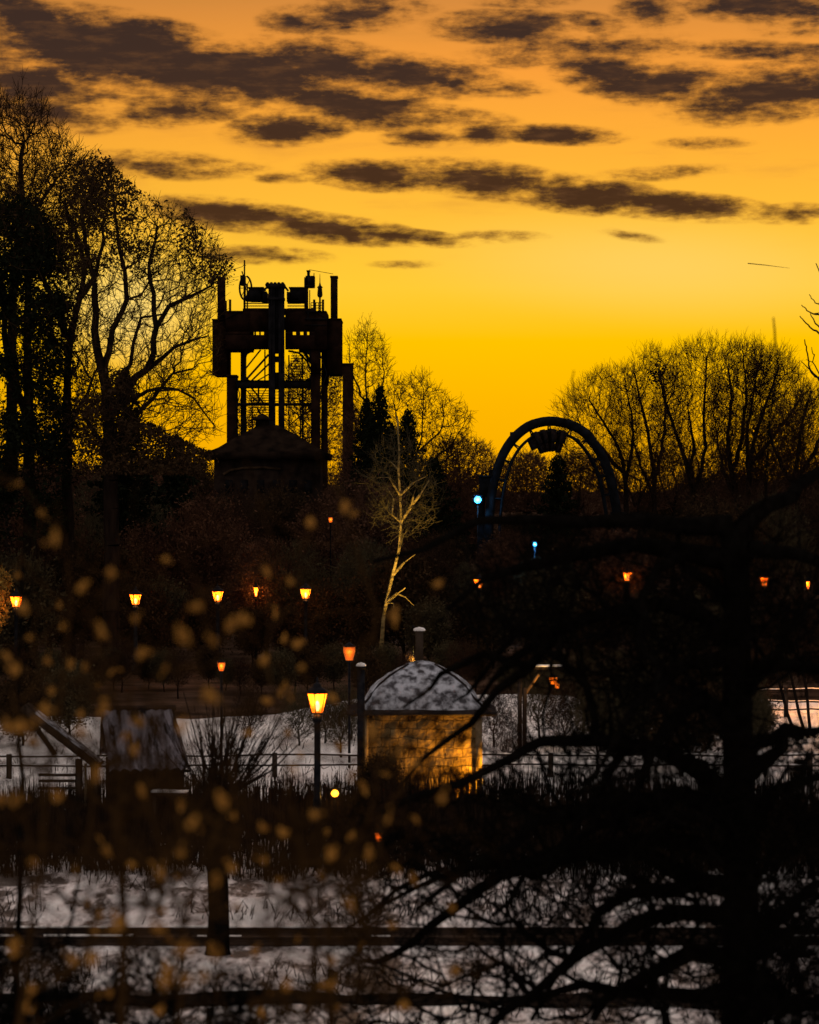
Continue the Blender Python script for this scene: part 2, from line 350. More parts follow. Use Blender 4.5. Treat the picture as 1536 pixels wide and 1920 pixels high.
M['floor'] = mat('leaf_litter', (.03,.019,.013), (.10,.06,.04), .5, .95, .5, 3)
tag(g.build('ground', M['floor'], smooth=True), kind='structure')
# dark ditch in front of the railway
g = G()
xs = np.linspace(-46, 46, 93)
hh = ground_h(xs, xs*0+43)
A = [(x, 42.35+.25*math.sin(x*1.9)+.2*math.sin(x*4.7), h+.03) for x, h in zip(xs, hh)]; B = [(x, 43.2+.22*math.sin(x*2.3+1)+.2*math.sin(x*5.3), h+.06) for x, h in zip(xs, hh)]
g.add(A+B, [(k, k+1, k+94, k+93) for k in range(92)])
M['ditch'] = mat('wet_dark_path', (.008,.007,.006), (.025,.018,.014), 2, .5, .3, 12)
tag(g.build('path', M['ditch']), kind='structure')

# ------------------------------------------------------------------ tree grower
def inpoly(px, py, poly):
    c = np.zeros(len(px), bool); j = len(poly)-1
    for i in range(len(poly)):
        xi, yi = poly[i]; xj, yj = poly[j]
        c ^= ((yi > py) != (yj > py)) & (px < (xj-xi)*(py-yi)/((yj-yi) or 1e-9)+xi); j = i
    return c
def sample_poly(poly, n, d, depth, rng, clump=0.0):
    p = np.array(poly, float); out = []
    lo = p.min(0); hi = p.max(0)
    while sum(len(o) for o in out) < n:
        q = rng.uniform(lo, hi, (n*2, 2)); q = q[inpoly(q[:, 0], q[:, 1], poly)]
        if clump:
            nv = noise2(q[:, 0]/45., q[:, 1]/38., int(abs(p[0, 0]))+3, 3)
            q = q[rng.random(len(q)) < np.clip(.5+nv*clump*3, .03, 1)]
        out.append(q)
    q = np.concatenate(out)[:n]; dd = d+rng.normal(0, depth, n)
    return np.stack([(q[:, 0]-CX)/F*d, dd, EYE-(q[:, 1]-HY)/F*d], 1)
def smooth_line(pts, step):
    pts = np.asarray(pts, float); out = [pts[0]]
    for i in range(len(pts)-1):
        p0 = pts[max(i-1, 0)]; p1 = pts[i]; p2 = pts[i+1]; p3 = pts[min(i+2, len(pts)-1)]
        k = max(1, int(np.linalg.norm(p2[:3]-p1[:3])/step))
        for j in range(1, k+1):
            t = j/k; out.append(.5*((2*p1)+(-p0+p2)*t+(2*p0-5*p1+4*p2-p3)*t*t+(-p0+3*p1-3*p2+p3)*t**3))
    return np.array(out)
def grow(limbs, att, bf=.35, rtip=.012, power=2.4, rng=None, up=0.0, step=.6, kink=.10):
    """limbs: list of (points, r0, r1) real-space polylines; first is the trunk. att: crown points joined by a balanced tree."""
    nodes = []; par = []; rad = []; path = []
    for li, (pts, r0, r1) in enumerate(limbs):
        L = smooth_line(pts, step)
        if len(L) > 3: L[1:-1] += np.random.default_rng(li*7+len(L)).normal(0, kink*step*(.4 if li == 0 else 1), (len(L)-2, 3))
        if li == 0: parent = -1
        else: parent = int(np.argmin(np.linalg.norm(np.array(nodes)-L[0], axis=1))); L = L[1:]
        n = len(L)
        for k, p in enumerate(L):
            nodes.append(p); par.append(parent)
            path.append(0 if parent < 0 else path[parent]+np.linalg.norm(p-nodes[parent])*.6)
            rad.append(r0+(r1-r0)*k/max(1, n-1)); parent = len(nodes)-1
    ng = len(nodes); na = len(att)
    allp = np.concatenate([np.array(nodes), att]) if na else np.array(nodes)
    par = np.array(par+[-1]*na); path = np.array(path+[0.]*na)
    order = list(range(ng))
    if na:
        rootp = allp[0]; D = np.full(na, 1e9); bp = np.zeros(na, int)
        zmin = np.array(nodes)[0][2]
        for g0 in range(ng):
            dist = np.linalg.norm(att-allp[g0], axis=1) + bf*path[g0] + up*np.clip(allp[g0][2]-att[:, 2], 0, 99)
            u = dist < D; D[u] = dist[u]; bp[u] = g0
        done = np.zeros(na, bool)
        for _ in range(na):
            k = int(np.argmin(D)); D[k] = 1e9; done[k] = True; i = ng+k
            par[i] = bp[k]; path[i] = path[bp[k]]+np.linalg.norm(allp[i]-allp[bp[k]]); order.append(i)
            dist = np.linalg.norm(att-att[k], axis=1)+bf*path[i] + up*np.clip(att[k][2]-att[:, 2], 0, 99)
            u = (dist < D) & ~done; D[u] = dist[u]; bp[u] = i
    S = np.zeros(len(allp)); r = np.zeros(len(allp)); kids = np.zeros(len(allp), int)
    for i in reversed(order):
        if S[i] == 0: S[i] = rtip**power
        if par[i] >= 0: S[par[i]] += S[i]; kids[par[i]] += 1
    r = S**(1/power)
    for i in order:
        if i < ng: r[i] = rad[i]
        elif par[i] >= 0: r[i] = min(r[i], r[par[i]]*.9)
    return allp, par, r, kids, ng
def tree_geo(T, rng, thick=.07, twigs=3, twl=.5, twr=.008, upb=.5, leaf=0, leaf_size=.07, leaf_spread=.25, maxr_leaf=.05, jit=.10):
    P_, par, r, kids, ng = T
    idx = np.where(par >= 0)[0]; A = P_[par[idx]]; B = P_[idx]; rb = r[idx]; ra = np.minimum(r[par[idx]], rb*1.25)
    gd = idx < ng; ra = np.where(gd, r[par[idx]], ra); ra = np.where(gd & (par[idx] >= 0), np.minimum(ra, np.maximum(rb*1.3, .01)), ra)
    ln = np.linalg.norm(B-A, axis=1)[:, None]
    Mid = (A+B)/2+np.where(gd[:, None], 0, 1)*rng.normal(0, jit, A.shape)*ln
    Mid[:, 2] += np.where(gd, 0, -.05)*ln[:, 0]
    tk = G(); cr = G()
    t = gd | (rb > thick)
    rm = (ra+rb)/2
    def put(g, s, sides):
        g.edges(A[s], Mid[s], ra[s], rm[s], sides); g.edges(Mid[s], B[s], rm[s], rb[s], sides)
    put(tk, t, 8); put(cr, ~t & (rb > thick*.4), 5); put(cr, ~t & (rb <= thick*.4), 3)
    s = (~gd) & (rb < thick)
    base = B[s]; dr = (B-A)[s]; dr /= np.linalg.norm(dr, axis=1)[:, None]+1e-9
    if twigs and len(base):
        base = np.repeat(base, twigs, 0); dr = np.repeat(dr, twigs, 0); n = len(base)
        d = dr*.8+rng.normal(0, .6, (n, 3)); d[:, 2] += upb*.6; d /= np.linalg.norm(d, axis=1)[:, None]
        l = (twl*rng.uniform(.4, 1.4, n))[:, None]
        m1 = base+d*l*.5; d2 = d+rng.normal(0, .3, (n, 3)); d2[:, 2] += upb*.3; e1 = m1+d2/np.linalg.norm(d2, axis=1)[:, None]*l*.6
        cr.edges(base, m1, twr*1.3, twr, 3); cr.edges(m1, e1, twr, twr*.6, 3)
        d3 = d+rng.normal(0, .7, (n, 3)); d3[:, 2] += upb*.3; e2 = m1+d3/np.linalg.norm(d3, axis=1)[:, None]*l*.45
        cr.edges(m1, e2, twr*.9, twr*.5, 3)
        tips = np.concatenate([e1, e2, m1])
    else: tips = B[s]
    if leaf:
        src = tips[rng.integers(0, len(tips), leaf)]
        cr.leaves(src+rng.normal(0, leaf_spread, (leaf, 3)), leaf_size, rng)
    return tk, cr
def make_tree(name, base, tk, cr, label, cat, mt, mc, group=None):
    base = np.asarray(base, float)
    root = thing(name, tuple(base), label, cat, group)
    for g_, nm, m_ in ((tk, 'trunk', mt), (cr, 'crown', mc)):
        if g_ is not None and g_.V:
            g_.V = [v-base for v in g_.V]; g_.build(nm, m_, root)
    return root
def limb(px, d, r0, r1, dd=0.0, rng=None):
    out = []; n = len(px)
    for k, (x, y) in enumerate(px):
        t = k/max(1, n-1); p = P(x, y, d); p[1] = d+dd*t; out.append(p)
    return (np.array(out), r0, r1)
def gz(x, y): return float(ground_h(np.array([x]), np.array([y]))[0]) if y < 100 else -.3

def px_tree(name, d, limbs, poly, n, label, cat, mt, mc, seed, depth=2.5, bf=.35, rtip=.012, up=.3, group=None, clump=0, power=2.4, extra=None, step=.6, **kw):
    rng = np.random.default_rng(seed)
    L = []
    for k, (pts, r0, r1) in enumerate(limbs):
        pl = limb(pts, d, r0, r1, 0 if k == 0 else rng.uniform(-2, 2)); L.append(pl)
    b = L[0][0][0]; b[2] = gz(b[0], d)-.1
    att = sample_poly(poly, n, d, depth, rng, clump)
    T = grow(L, att, bf, rtip, power, rng, up, step)
    tk, cr = tree_geo(T, rng, **kw)
    if extra: extra(tk, cr, rng)
    return make_tree(name, b, tk, cr, label, cat, mt, mc, group)

# ---- big trees on the left
px_tree('bare_tree', 133, [([(25,1250),(22,700),(30,480),(45,400),(38,330),(45,270)], .45, .10), ([(24,600),(-10,480),(-30,380),(-35,300)], .2, .07), ([(34,430),(75,380),(105,340)], .12, .05)],
  [(-90,170),(-30,160),(20,190),(75,182),(105,235),(150,285),(150,420),(60,520),(-90,520)], 1500, 'tall bare tree with fine fan of twigs at the upper left edge', 'tree', M['bark'], M['twig'], 11,
  depth=2.8, bf=.6, twigs=3, twl=.75, twr=.010, rtip=.014, upb=.7)
px_tree('leafy_tree', 120, [([(207,1270),(209,1000),(208,900),(205,790),(200,725)], .42, .27),
   ([(200,725),(186,660),(176,590),(180,530),(166,470),(160,400)], .2, .06), ([(193,690),(215,620),(230,560),(226,500),(214,430),(205,360)], .14, .05),
   ([(207,790),(240,730),(275,690),(292,640),(293,560),(285,500),(300,430)], .19, .05), ([(293,600),(350,560),(400,540),(425,500)], .1, .03),
   ([(213,750),(245,685),(252,640),(270,600),(315,590)], .11, .04), ([(283,685),(335,650),(395,632)], .1, .03), ([(209,830),(265,770),(320,700),(360,690)], .13, .04),
   ([(209,860),(175,800),(150,760)], .12, .04), ([(230,760),(300,725),(360,745),(400,800)], .09, .03)],
   [(150,310),(200,312),(235,340),(300,390),(345,400),(395,440),(425,475),(430,510),(405,550),(410,640),(412,720),(408,800),(370,850),(280,880),(180,870),(150,760),(150,600),(130,450)],
   2300, 'leaf tufted tree with forked trunk rising left of the headframe tower', 'tree', M['bark'], M['leaf'], 12,
   depth=2.6, bf=.55, twigs=2, twl=.55, twr=.009, rtip=.012, upb=.5, leaf=0, clump=.4,
   extra=lambda tk, cr, rng: (cr.leaves(sample_poly([(140,300),(205,300),(240,340),(310,390),(350,395),(400,440),(432,475),(430,515),(390,540),(340,500),(290,520),(200,500),(140,520)], 6000, 120, 2.5, rng, 1.7), .085, rng),
      cr.leaves(sample_poly([(170,700),(230,690),(260,780),(330,820),(400,850),(380,890),(150,890)], 8000, 120, 2.5, rng, 1.4), .09, rng),
      cr.leaves(sample_poly([(186,304),(212,297),(205,330),(180,320)], 120, 120, .5, rng), .12, rng)))
px_tree('leafy_tree', 126, [([(128,1260),(127,900),(125,740),(132,640),(150,560),(160,500),(140,430),(120,380)], .36, .07),
   ([(128,650),(100,560),(70,500),(60,420)], .17, .05), ([(150,560),(185,480),(190,400)], .12, .04), ([(127,800),(160,740),(180,680)], .12, .04)],
   [(10,340),(90,300),(150,285),(190,305),(205,360),(180,480),(185,640),(175,850),(90,880),(40,560)],
   1700, 'dark leafy tree with a single leaning trunk beside the ivy mass', 'tree', M['bark'], M['leaf'], 13, depth=2.6, twigs=2, twl=.5, twr=.011, rtip=.013, clump=.4,
   extra=lambda tk, cr, rng: cr.leaves(sample_poly([(10,350),(90,305),(150,290),(190,310),(200,420),(150,520),(140,640),(180,800),(170,900),(60,900),(30,560)], 7500, 126, 2.5, rng, 1.6), .09, rng))
px_tree('ivy_covered_tree', 124, [([(55,1260),(55,900),(52,600),(60,430)], .4, .12), ([(55,800),(10,650),(-10,500)], .2, .08)],
   [(-90,400),(0,385),(60,372),(105,420),(135,500),(150,640),(135,760),(140,900),(-90,960)], 700, 'dense ivy covered tree making a black mass on the left edge', 'tree', M['bark'], M['ever'], 14, depth=2.5, twigs=2, twl=.6, twr=.015,
   extra=lambda tk, cr, rng: (cr.leaves(sample_poly([(-90,405),(0,390),(60,378),(100,425),(125,500),(140,640),(128,760),(135,900),(120,1010),(-90,1010)], 30000, 124, 2.2, rng, 1.3), .11, rng)))
# ---- bare trees right
RP = [(208, [(1175,1200),(1174,960),(1172,900),(1160,840),(1130,790),(1105,750)], [([(1172,910),(1185,830),(1180,760),(1170,720)],), ([(1165,880),(1120,830),(1085,790)],)],
         [(1042,755),(1095,712),(1140,690),(1185,690),(1200,740),(1205,860),(1170,880),(1120,850),(1075,810)], 'leftmost bare tree of the fan shaped row, leaning over the coaster arch'),
      (210, [(1228,1200),(1227,960),(1226,890),(1215,810),(1200,750),(1190,700)], [([(1226,900),(1245,830),(1250,760),(1245,700)],), ([(1226,930),(1195,860),(1180,800)],)],
         [(1150,695),(1190,665),(1225,652),(1262,665),(1280,720),(1275,820),(1240,870),(1190,850),(1165,780)], 'bare tree with a dark bird nest clump in its upper branches'),
      (186, [(1300,1200),(1300,960),(1292,890),(1270,820),(1250,760),(1235,690)], [([(1300,930),(1318,860),(1320,780),(1318,700),(1325,660)],), ([(1295,900),(1300,830),(1290,760)],)],
         [(1225,700),(1262,660),(1300,643),(1345,637),(1368,665),(1375,740),(1360,840),(1300,870),(1250,830),(1230,770)], 'tallest bare tree of the row with twin upright stems'),
      (180, [(1384,1200),(1382,960),(1375,900),(1365,830),(1372,750),(1365,690)], [([(1378,930),(1350,860),(1340,800)],), ([(1376,880),(1395,810),(1400,740),(1395,670)],)],
         [(1335,680),(1365,650),(1400,638),(1432,648),(1445,700),(1430,800),(1400,870),(1350,860),(1340,760)], 'bare tree with straight narrow crown right of the tallest one'),
      (178, [(1403,1200),(1403,960),(1405,890),(1415,820),(1440,750),(1460,690)], [([(1405,880),(1430,840),(1475,780),(1500,740)],), ([(1404,900),(1405,830),(1415,740),(1430,680)],)],
         [(1400,680),(1430,655),(1462,655),(1495,680),(1515,720),(1500,800),(1460,860),(1410,880),(1395,780)], 'bare tree spreading to the right with long slanting limbs'),
      (172, [(1500,1200),(1498,980),(1492,900),(1500,820),(1515,750)], [([(1495,920),(1460,860),(1440,810)],), ([(1495,900),(1535,830),(1560,770)],)],
         [(1450,800),(1485,745),(1530,725),(1600,740),(1620,900),(1480,930),(1430,890)], 'bushy bare tree at the right edge of the row')]
for k, (d, tr, lb, poly, lab) in enumerate(RP):
    limbs = [(tr, .30, .06)]+[(l[0], .15, .04) for l in lb]
    bx_ = tr[1][0]; lowp = [p for p in poly if p[1] < 845]; poly = sorted(lowp, key=lambda p: math.atan2(p[1]-790, p[0]-sum(q[0] for q in lowp)/len(lowp)))
    xl = min(p[0] for p in poly); xr = max(p[0] for p in poly); poly = [p for p in poly if p[1] < 800] ; poly = sorted(poly, key=lambda p: p[0]) + [(xr+6, 790), (xr-8, 880), (bx_+22, 945), (bx_-22, 945), (xl+8, 880), (xl-6, 800)]
    px_tree('bare_tree', d, limbs, poly, 1350, lab, 'tree', M['bark'], M['twig'], 30+k, depth=1.8, bf=.6, rtip=.012, power=2.25, up=1.3, twigs=3, twl=.8, twr=.0085, upb=.9, group='row of bare trees against the sunset',
      extra=(lambda tk, cr, rng: cr.leaves(np.array([P(1236,700,210)])+rng.normal(0, .45, (260, 3)), .14, rng)) if k == 1 else None)
for k, (bx, top, d) in enumerate([(1195,850,215), (1262,830,218), (1335,835,216), (1425,830,220), (1475,840,214), (1530,800,217)]):
    px_tree('bare_tree', d, [([(bx,1200),(bx,980),(bx+6,900),(bx-4,top+50)], .24, .05), ([(bx,960),(bx-22,900),(bx-34,840)], .1, .04), ([(bx,950),(bx+24,890),(bx+36,830)], .1, .04)],
      [(bx-58,850),(bx-30,top+10),(bx,top),(bx+34,top+14),(bx+58,850),(bx+50,955),(bx-50,955)], 420, 'low bushy bare tree filling the gap %s' % ('behind the leftmost fan shaped tree','right of the tree with the nest','behind the tallest twin stemmed tree','behind the long slanting limbs','beside the bushy edge tree','at the very right edge of the row')[k], 'tree', M['bark'], M['brown'], 130+k, depth=2.2, bf=.5, up=.8, twigs=2, twl=.6, twr=.0125, rtip=.0135, upb=.8, group='low trees behind the sunset row')
for k, (bx, poly, lab) in enumerate([(560, [(530,700),(560,660),(590,690),(640,700),(645,860),(530,880)], 'twiggy tree seen through the right openings of the headframe tower'), (470, [(440,760),(470,740),(500,760),(500,860),(440,860)], 'small twiggy tree seen through the lower left opening of the tower')]):
    px_tree('bare_tree', 300, [([(bx,1100),(bx,900),(bx+4,800),(bx,740)], .25, .05)], poly, 1300 if k == 0 else 350, lab, 'tree', M['bark'], M['brown'], 150+k, depth=2.0, bf=.5, up=.6, twigs=2, twl=.8, twr=.02, rtip=.018, upb=.6, extra=lambda tk, cr, rng, poly=poly, k=k: cr.leaves(sample_poly(poly, 1500 if k == 0 else 200, 300, 2, rng, 1.2), .18, rng))
# ---- thin trees between tower and arch
px_tree('bare_tree', 235, [([(700,1120),(698,900),(690,800),(686,700),(690,620)], .22, .03), ([(694,820),(715,740),(718,660)], .1, .03), ([(690,760),(660,700),(655,650)], .1, .03)],
   [(648,640),(688,600),(722,640),(738,720),(730,850),(650,860)], 650, 'slender bare tree with open twigs just right of the tower', 'tree', M['bark'], M['twig'], 41, depth=1.6, bf=.5, up=.8, twigs=2, twl=.8, twr=.014, rtip=.015, upb=.8)
px_tree('bare_tree', 225, [([(765,1120),(770,900),(790,820),(795,740)], .2, .03), ([(775,860),(745,790),(740,740)], .1, .03), ([(780,850),(830,800),(828,750)], .09, .03), ([(775,880),(840,840),(880,780)], .09, .025)],
   [(728,740),(745,715),(790,700),(832,740),(885,775),(880,830),(840,880),(750,880)], 700, 'sparse bare tree with wide curving branches between tower and arch', 'tree', M['bark'], M['twig'], 42, depth=1.6, bf=.5, up=.8, twigs=2, twl=.8, twr=.014, rtip=.015, upb=.7)
for k, (bx, poly, lab) in enumerate([
   (860, [(800,870),(830,825),(870,822),(905,835),(930,860),(930,970),(810,960)], 'low brown twiggy tree just left of the coaster arch'),
   (985, [(925,960),(940,880),(985,850),(1020,862),(1040,960)], 'low brown twiggy tree seen through the left half of the arch'),
   (1085, [(1030,970),(1035,870),(1075,850),(1120,852),(1160,900),(1160,970)], 'low brown twiggy tree seen through the right half of the arch'),
   (690, [(640,830),(665,760),(700,790),(740,850),(760,960),(640,960)], 'low brown twiggy tree under the slender one right of the tower')]):
    px_tree('bare_tree', 232+3*k, [([(bx,1100),(bx,960),(bx+4,900),(bx,870)], .22, .05)], poly, 1700, lab, 'tree', M['bark'], M['brown'], 50+k, depth=2.5, bf=.4, up=.6, twigs=2, twl=.7, twr=.016, rtip=.016, upb=.6)
# ---- larch-like tree at the right edge
px_tree('larch_tree', 95, [([(1585,1340),(1580,1000),(1572,750),(1562,600),(1552,505),(1546,470)], .25, .03),
   ([(1556,545),(1545,535),(1536,520),(1524,497)], .035, .014), ([(1554,530),(1543,523),(1531,515),(1521,505)], .03, .012), ([(1560,570),(1545,566),(1531,558),(1523,545)], .03, .013), ([(1562,600),(1548,590),(1534,585),(1525,577),(1518,565)], .04, .014),
   ([(1566,640),(1550,630),(1532,617),(1520,603),(1511,588)], .045, .015), ([(1566,635),(1545,622),(1530,606),(1521,587)], .04, .014), ([(1566,580),(1548,572),(1536,560),(1532,545)], .03, .012),
   ([(1572,725),(1550,712),(1529,696),(1526,665),(1524,631)], .045, .018), ([(1528,690),(1522,680),(1508,675)], .02, .01), ([(1528,669),(1521,661),(1516,653)], .018, .009), ([(1572,740),(1550,725),(1530,700),(1508,676)], .045, .014),
   ([(1570,690),(1550,672),(1540,650),(1535,635)], .035, .014)],
   [(1550,480),(1590,520),(1640,600),(1660,900),(1580,900),(1565,640)], 200, 'sparse larch with upcurved shoots cut off by the right edge', 'tree', M['bark'], M['twig'], 60, depth=.8, twigs=1, twl=.3, twr=.008, step=.12)

# ---- evergreens
def conifer_geo(H, rng, spread, dens):
    tk = G(); cr = G()
    tk.tube([(0, 0, -.2), (0, 0, H*.5), (0, 0, H)], [H*.016, H*.009, .02], 8)
    A = []; B = []; rr = []; lc = []
    n = int(H*9)
    for k in range(n):
        t = (k+.5)/n; z = H*(.08+.91*t); a = k*2.399; l = spread*(1-t)**.8*rng.uniform(.7, 1.2)+.15
        d = np.array([math.cos(a), math.sin(a), -.18+.5*t]); e = np.array([0, 0, z])+d*l
        A.append((0, 0, z)); B.append(e); m_ = int(dens*(l+.3))
        tt = rng.uniform(.12, 1, m_)[:, None]; lc.append(np.array([0, 0, z])+d*l*tt+rng.normal(0, .14, (m_, 3))*(1.2-tt*.5)-np.array([0, 0, .1]))
    cr.edges(A, B, .03, .012, 4); cr.leaves(np.concatenate(lc), .15, rng, .8)
    return tk, cr
def conifer(px, top, d, spread, seed, label, dens=55, w=1):
    rng = np.random.default_rng(seed); H = EYE-(top-HY)/F*d+.3
    tk, cr = conifer_geo(H, rng, spread, dens)
    b = np.array([(px-CX)/F*d, d, -.25])
    root = thing('fir_tree', tuple(b), label, 'fir tree')
    tk.build('trunk', M['bark'], root); cr.build('crown', M['ever'], root)
conifer(712, 722, 215, 3.4, 1, 'black fir with ragged top nearest the tower on its right')
conifer(688, 745, 218, 2.6, 5, 'shorter black fir squeezed against the dark column by the tower')
conifer(765, 768, 205, 3.6, 2, 'broad black fir behind the lamplit pale tree')
conifer(735, 800, 190, 3.0, 6, 'low fir between two taller firs right of the tower')
conifer(815, 858, 190, 3.4, 3, 'low rounded fir at the right end of the fir group')
conifer(1045, 855, 190, 3.0, 4, 'dark fir standing under the coaster train inside the arch')
conifer(330, 815, 150, 2.6, 7, 'dark fir tip poking up left of the hipped house roof')
conifer(235, 690, 140, 3.0, 8, 'dark fir half hidden behind the forked leafy tree')

# ---- wood behind the snow field : prototypes and copies
rng = np.random.default_rng(77)
def proto(kind, seed):
    r_ = np.random.default_rng(seed)
    H = {'bare': 9.5, 'shrub': 5.0, 'dense': 8.5}[kind]
    n = {'bare': 900, 'shrub': 900, 'dense': 1100}[kind]
    q = r_.normal(size=(n, 3)); q /= np.linalg.norm(q, axis=1)[:, None]; q *= (r_.random(n)**.4)[:, None]
    att = q*np.array([H*.30, H*.30, H*.40])+np.array([0, 0, H*.60])
    T = grow([(np.array([(0, 0, -.2), (.1, 0, H*.15), (0, .1, H*.32)]), H*.018, H*.012)], att, .45, .012, 2.4, r_, .5)
    tk, cr = tree_geo(T, r_, twigs=3, twl=.6, twr=.012, upb=.6, leaf={'bare': 600, 'shrub': 4500, 'dense': 7000}[kind], leaf_size=.10, leaf_spread=.3)
    return tk, cr
protos = []
for kind, seed, mc, nm in (('bare', 1, M['twig'], 'bare_tree'), ('dense', 2, M['brown'], 'brown_leaved_tree'), ('shrub', 3, M['leaf'], 'shrub'), ('dense', 4, M['leaf'], 'brown_leaved_tree'), ('bare', 5, M['olive'], 'bare_tree'), ('shrub', 6, M['olive'], 'shrub')):
    tk, cr = proto(kind, seed); protos.append((kind, nm, tk.mesh('trunk', M['bark']), cr.mesh('crown', mc)))
WL = {'bare': ('bare dark tree lost in the unlit wood behind the snow field', 'tree', 'bare trees of the unlit wood'),
      'dense': ('brown leaved tree lost in the unlit wood behind the snow field', 'tree', 'brown leaved trees of the unlit wood'),
      'shrub': ('dark twiggy shrub along the wood edge behind the snow field', 'shrub', 'shrubs along the wood edge')}
LAMPS = [(30,1128,113),(254,1124,115.7),(408,1118,119),(480,1110,128),(573,1113,122),(898,1094,135),(1177,1081,145),(1434,1091,137),(1516,1098,140),(1003,1021,150),(896,937,198),(620,975,150),(1158,930,200),(935,960,200),(720,1100,113),(740,1030,113),(750,960,113),(750,900,113),(700,1180,113),(330,815,150)]
PH = {'bare': 10.3, 'dense': 9.3, 'shrub': 5.6}
def skyline(px): return float(np.interp(px, [-100,370,400,620,650,870,890,1195,1215,1650], [850,860,905,905,870,885,985,980,905,885])+14*math.sin(px*.37))
def clamp_s(k, px, d, s):
    H = PH[protos[k][0]]; r_ = H*.44*F/d*s; lim = skyline(px)-(14*math.sin(px*1.7)+14 if d > 240 else 0)
    for (lx, ly, ld) in LAMPS:
        if d < ld and abs(lx-px) < r_+12: lim = max(lim, ly+22)
    return min(s, max(.18, (EYE-(lim-HY)/F*d+.25)/H))
RANK = ['front', 'second', 'third', 'fourth', 'fifth', 'sixth', 'rearmost', 'foremost low']
def zone(px):
    for lim, w in ((130,'at the far left edge'), (260,'below the ivy mass'), (390,'below the forked leafy tree'), (500,'under the left half of the hipped house'), (630,'under the right half of the hipped house'), (740,'under the fir group'), (870,'between firs and coaster arch'), (1000,'under the left half of the arch'), (1150,'under the right half of the arch'), (1260,'under the left end of the sunset row'), (1370,'under the middle of the sunset row'), (1480,'under the right end of the sunset row')):
        if px < lim: return w
    return 'at the far right edge'
used_labels = {}
def plant(k, px, d, s, rz, lab=None, row=None):
    kind, nm, mt, mc = protos[k]; l, c, g_ = WL[kind]
    x = (px-CX)/F*d
    if row is not None: l = {'bare':'bare dark tree','dense':'brown leaved tree','shrub':'dark twiggy shrub'}[kind]+', %s rank of the wood, %s' % (RANK[row], zone(px))
    root = thing(nm, (x, d, -.25), lab or l, c, None if lab else g_, rz); root.scale = (s, s, s*1.0)
    for n_, me in (('trunk', mt), ('crown', mc)):
        o = bpy.data.objects.new(n_, me); col.objects.link(o); o.parent = root
for row, (d0, n, kinds, smin, smax) in enumerate([(124, 24, (2, 5, 2), .7, 1.1), (131, 17, (1, 0, 3, 4), .75, .95), (147, 17, (1, 3, 0, 4), .85, 1.05), (165, 14, (1, 3, 0), .95, 1.12), (190, 16, (3, 1, 1), 1.0, 1.2), (262, 30, (3, 1, 1), 1.15, 1.3), (330, 36, (3, 1, 1), 1.3, 1.6)]):
    for i in range(n):
        px = -60+(i+.5+rng.uniform(-.35, .35))*1660/n; s = rng.uniform(smin, smax); d = d0+rng.uniform(-3, 4)
        k = kinds[rng.integers(0, len(kinds))]
        s = clamp_s(k, px, d, s)
        plant(k, px, d, s, rng.uniform(0, 6.28), row=row)
for i in range(46):
    px = -40+i*35+rng.uniform(-14, 14); d = rng.uniform(107.5, 113.5)
    kk = (2, 5, 0)[i % 3]; plant(kk, px, d, clamp_s(kk, px, d, rng.uniform(.22, .42)*(1 if i % 3 < 2 else .6)), rng.uniform(0, 6.28), row=6)
plant(2, 712, 66.6, .34, 2.0, 'dark leafy shrub hiding the lower left of the hut wall'); plant(5, 770, 66.2, .22, 1.0, 'small dark shrub before the middle of the hut wall')
# shrubs standing in the snow field on the right and left
for k, (k_, px, py, s, lab) in enumerate([(2, 1150, 1420, .55, 'dark leafy shrub on the snow right of the signpost'), (5, 1215, 1440, .62, 'brown shrub on the snow second right of the signpost'), (2, 1290, 1450, .66, 'dense dark shrub on the snow left of the black trunk'),
     (5, 1422, 1400, .36, 'frosted shrub just right of the black foreground trunk'), (2, 1330, 1390, .5, 'small dark shrub hidden behind the black foreground trunk'),
     (2, 40, 1400, .5, 'low dark shrub at the left edge of the snow field'), (5, 130, 1380, .5, 'low twiggy shrub behind the timber shelter'), (2, 1500, 1455, .14, 'low dark shrub in the snow at the right edge')]):
    d = 8.1*F/(py-HY); plant(k_, px, d, s, k*1.3, lab)

FIELD = [(1010,1395,.30,4),(1060,1410,.26,0),(1095,1385,.34,4),(925,1400,.24,0),(640,1420,.26,4),(610,1395,.22,0),(560,1400,.22,4),(660,1385,.2,0),(1120,1455,.3,4),(960,1450,.2,0),(1380,1420,.35,4),(1428,1335,.14,0),(1250,1400,.4,4),(470,1385,.22,0)]
for k, (px, py, s_, k_) in enumerate(FIELD):
    plant(k_, px, 8.1*F/(py-HY), s_, k*2.1, 'small bare bush in the snow field, %s' % ('right of the snowy bracket post','between bracket post and leafy shrub','just left of the leafy shrub','beside the right wall of the hut','between lamp post and hut','just left of the nearest lamp post','right of the willow shoots','touching the left wall of the hut','below the leafy shrub by the fence','in front of the fence right of the hut','behind the black foreground trunk','beside the orange lit snow','among the dark shrubs on the right','behind the willow shoots')[k])
M['lit_leaf'] = mat('lamplit_leaf', (.22,.13,.03), (.45,.28,.06), 3, .8)  # yellow lamplight on the foliage is put into the leaf colour
px_tree('lamplit_tree', 114.2, [([(-6,1290),(-4,1200),(-2,1140),(2,1100)], .10, .03), ([(-4,1160),(12,1130),(20,1100)], .04, .015)], [(-60,1080),(0,1068),(18,1085),(14,1110),(12,1160),(4,1185),(-60,1180)], 200, 'small tree with lamp glow coloured into its leaves beside the leftmost lamp', 'tree', M['bark'], M['lit_leaf'], 91, depth=.8, twigs=2, twl=.3, twr=.008,
   extra=lambda tk, cr, rng: cr.leaves(sample_poly([(-60,1080),(0,1068),(16,1085),(14,1110),(12,1160),(4,1185),(-60,1180)], 1700, 114.2, .8, rng, 1.2), .085, rng))
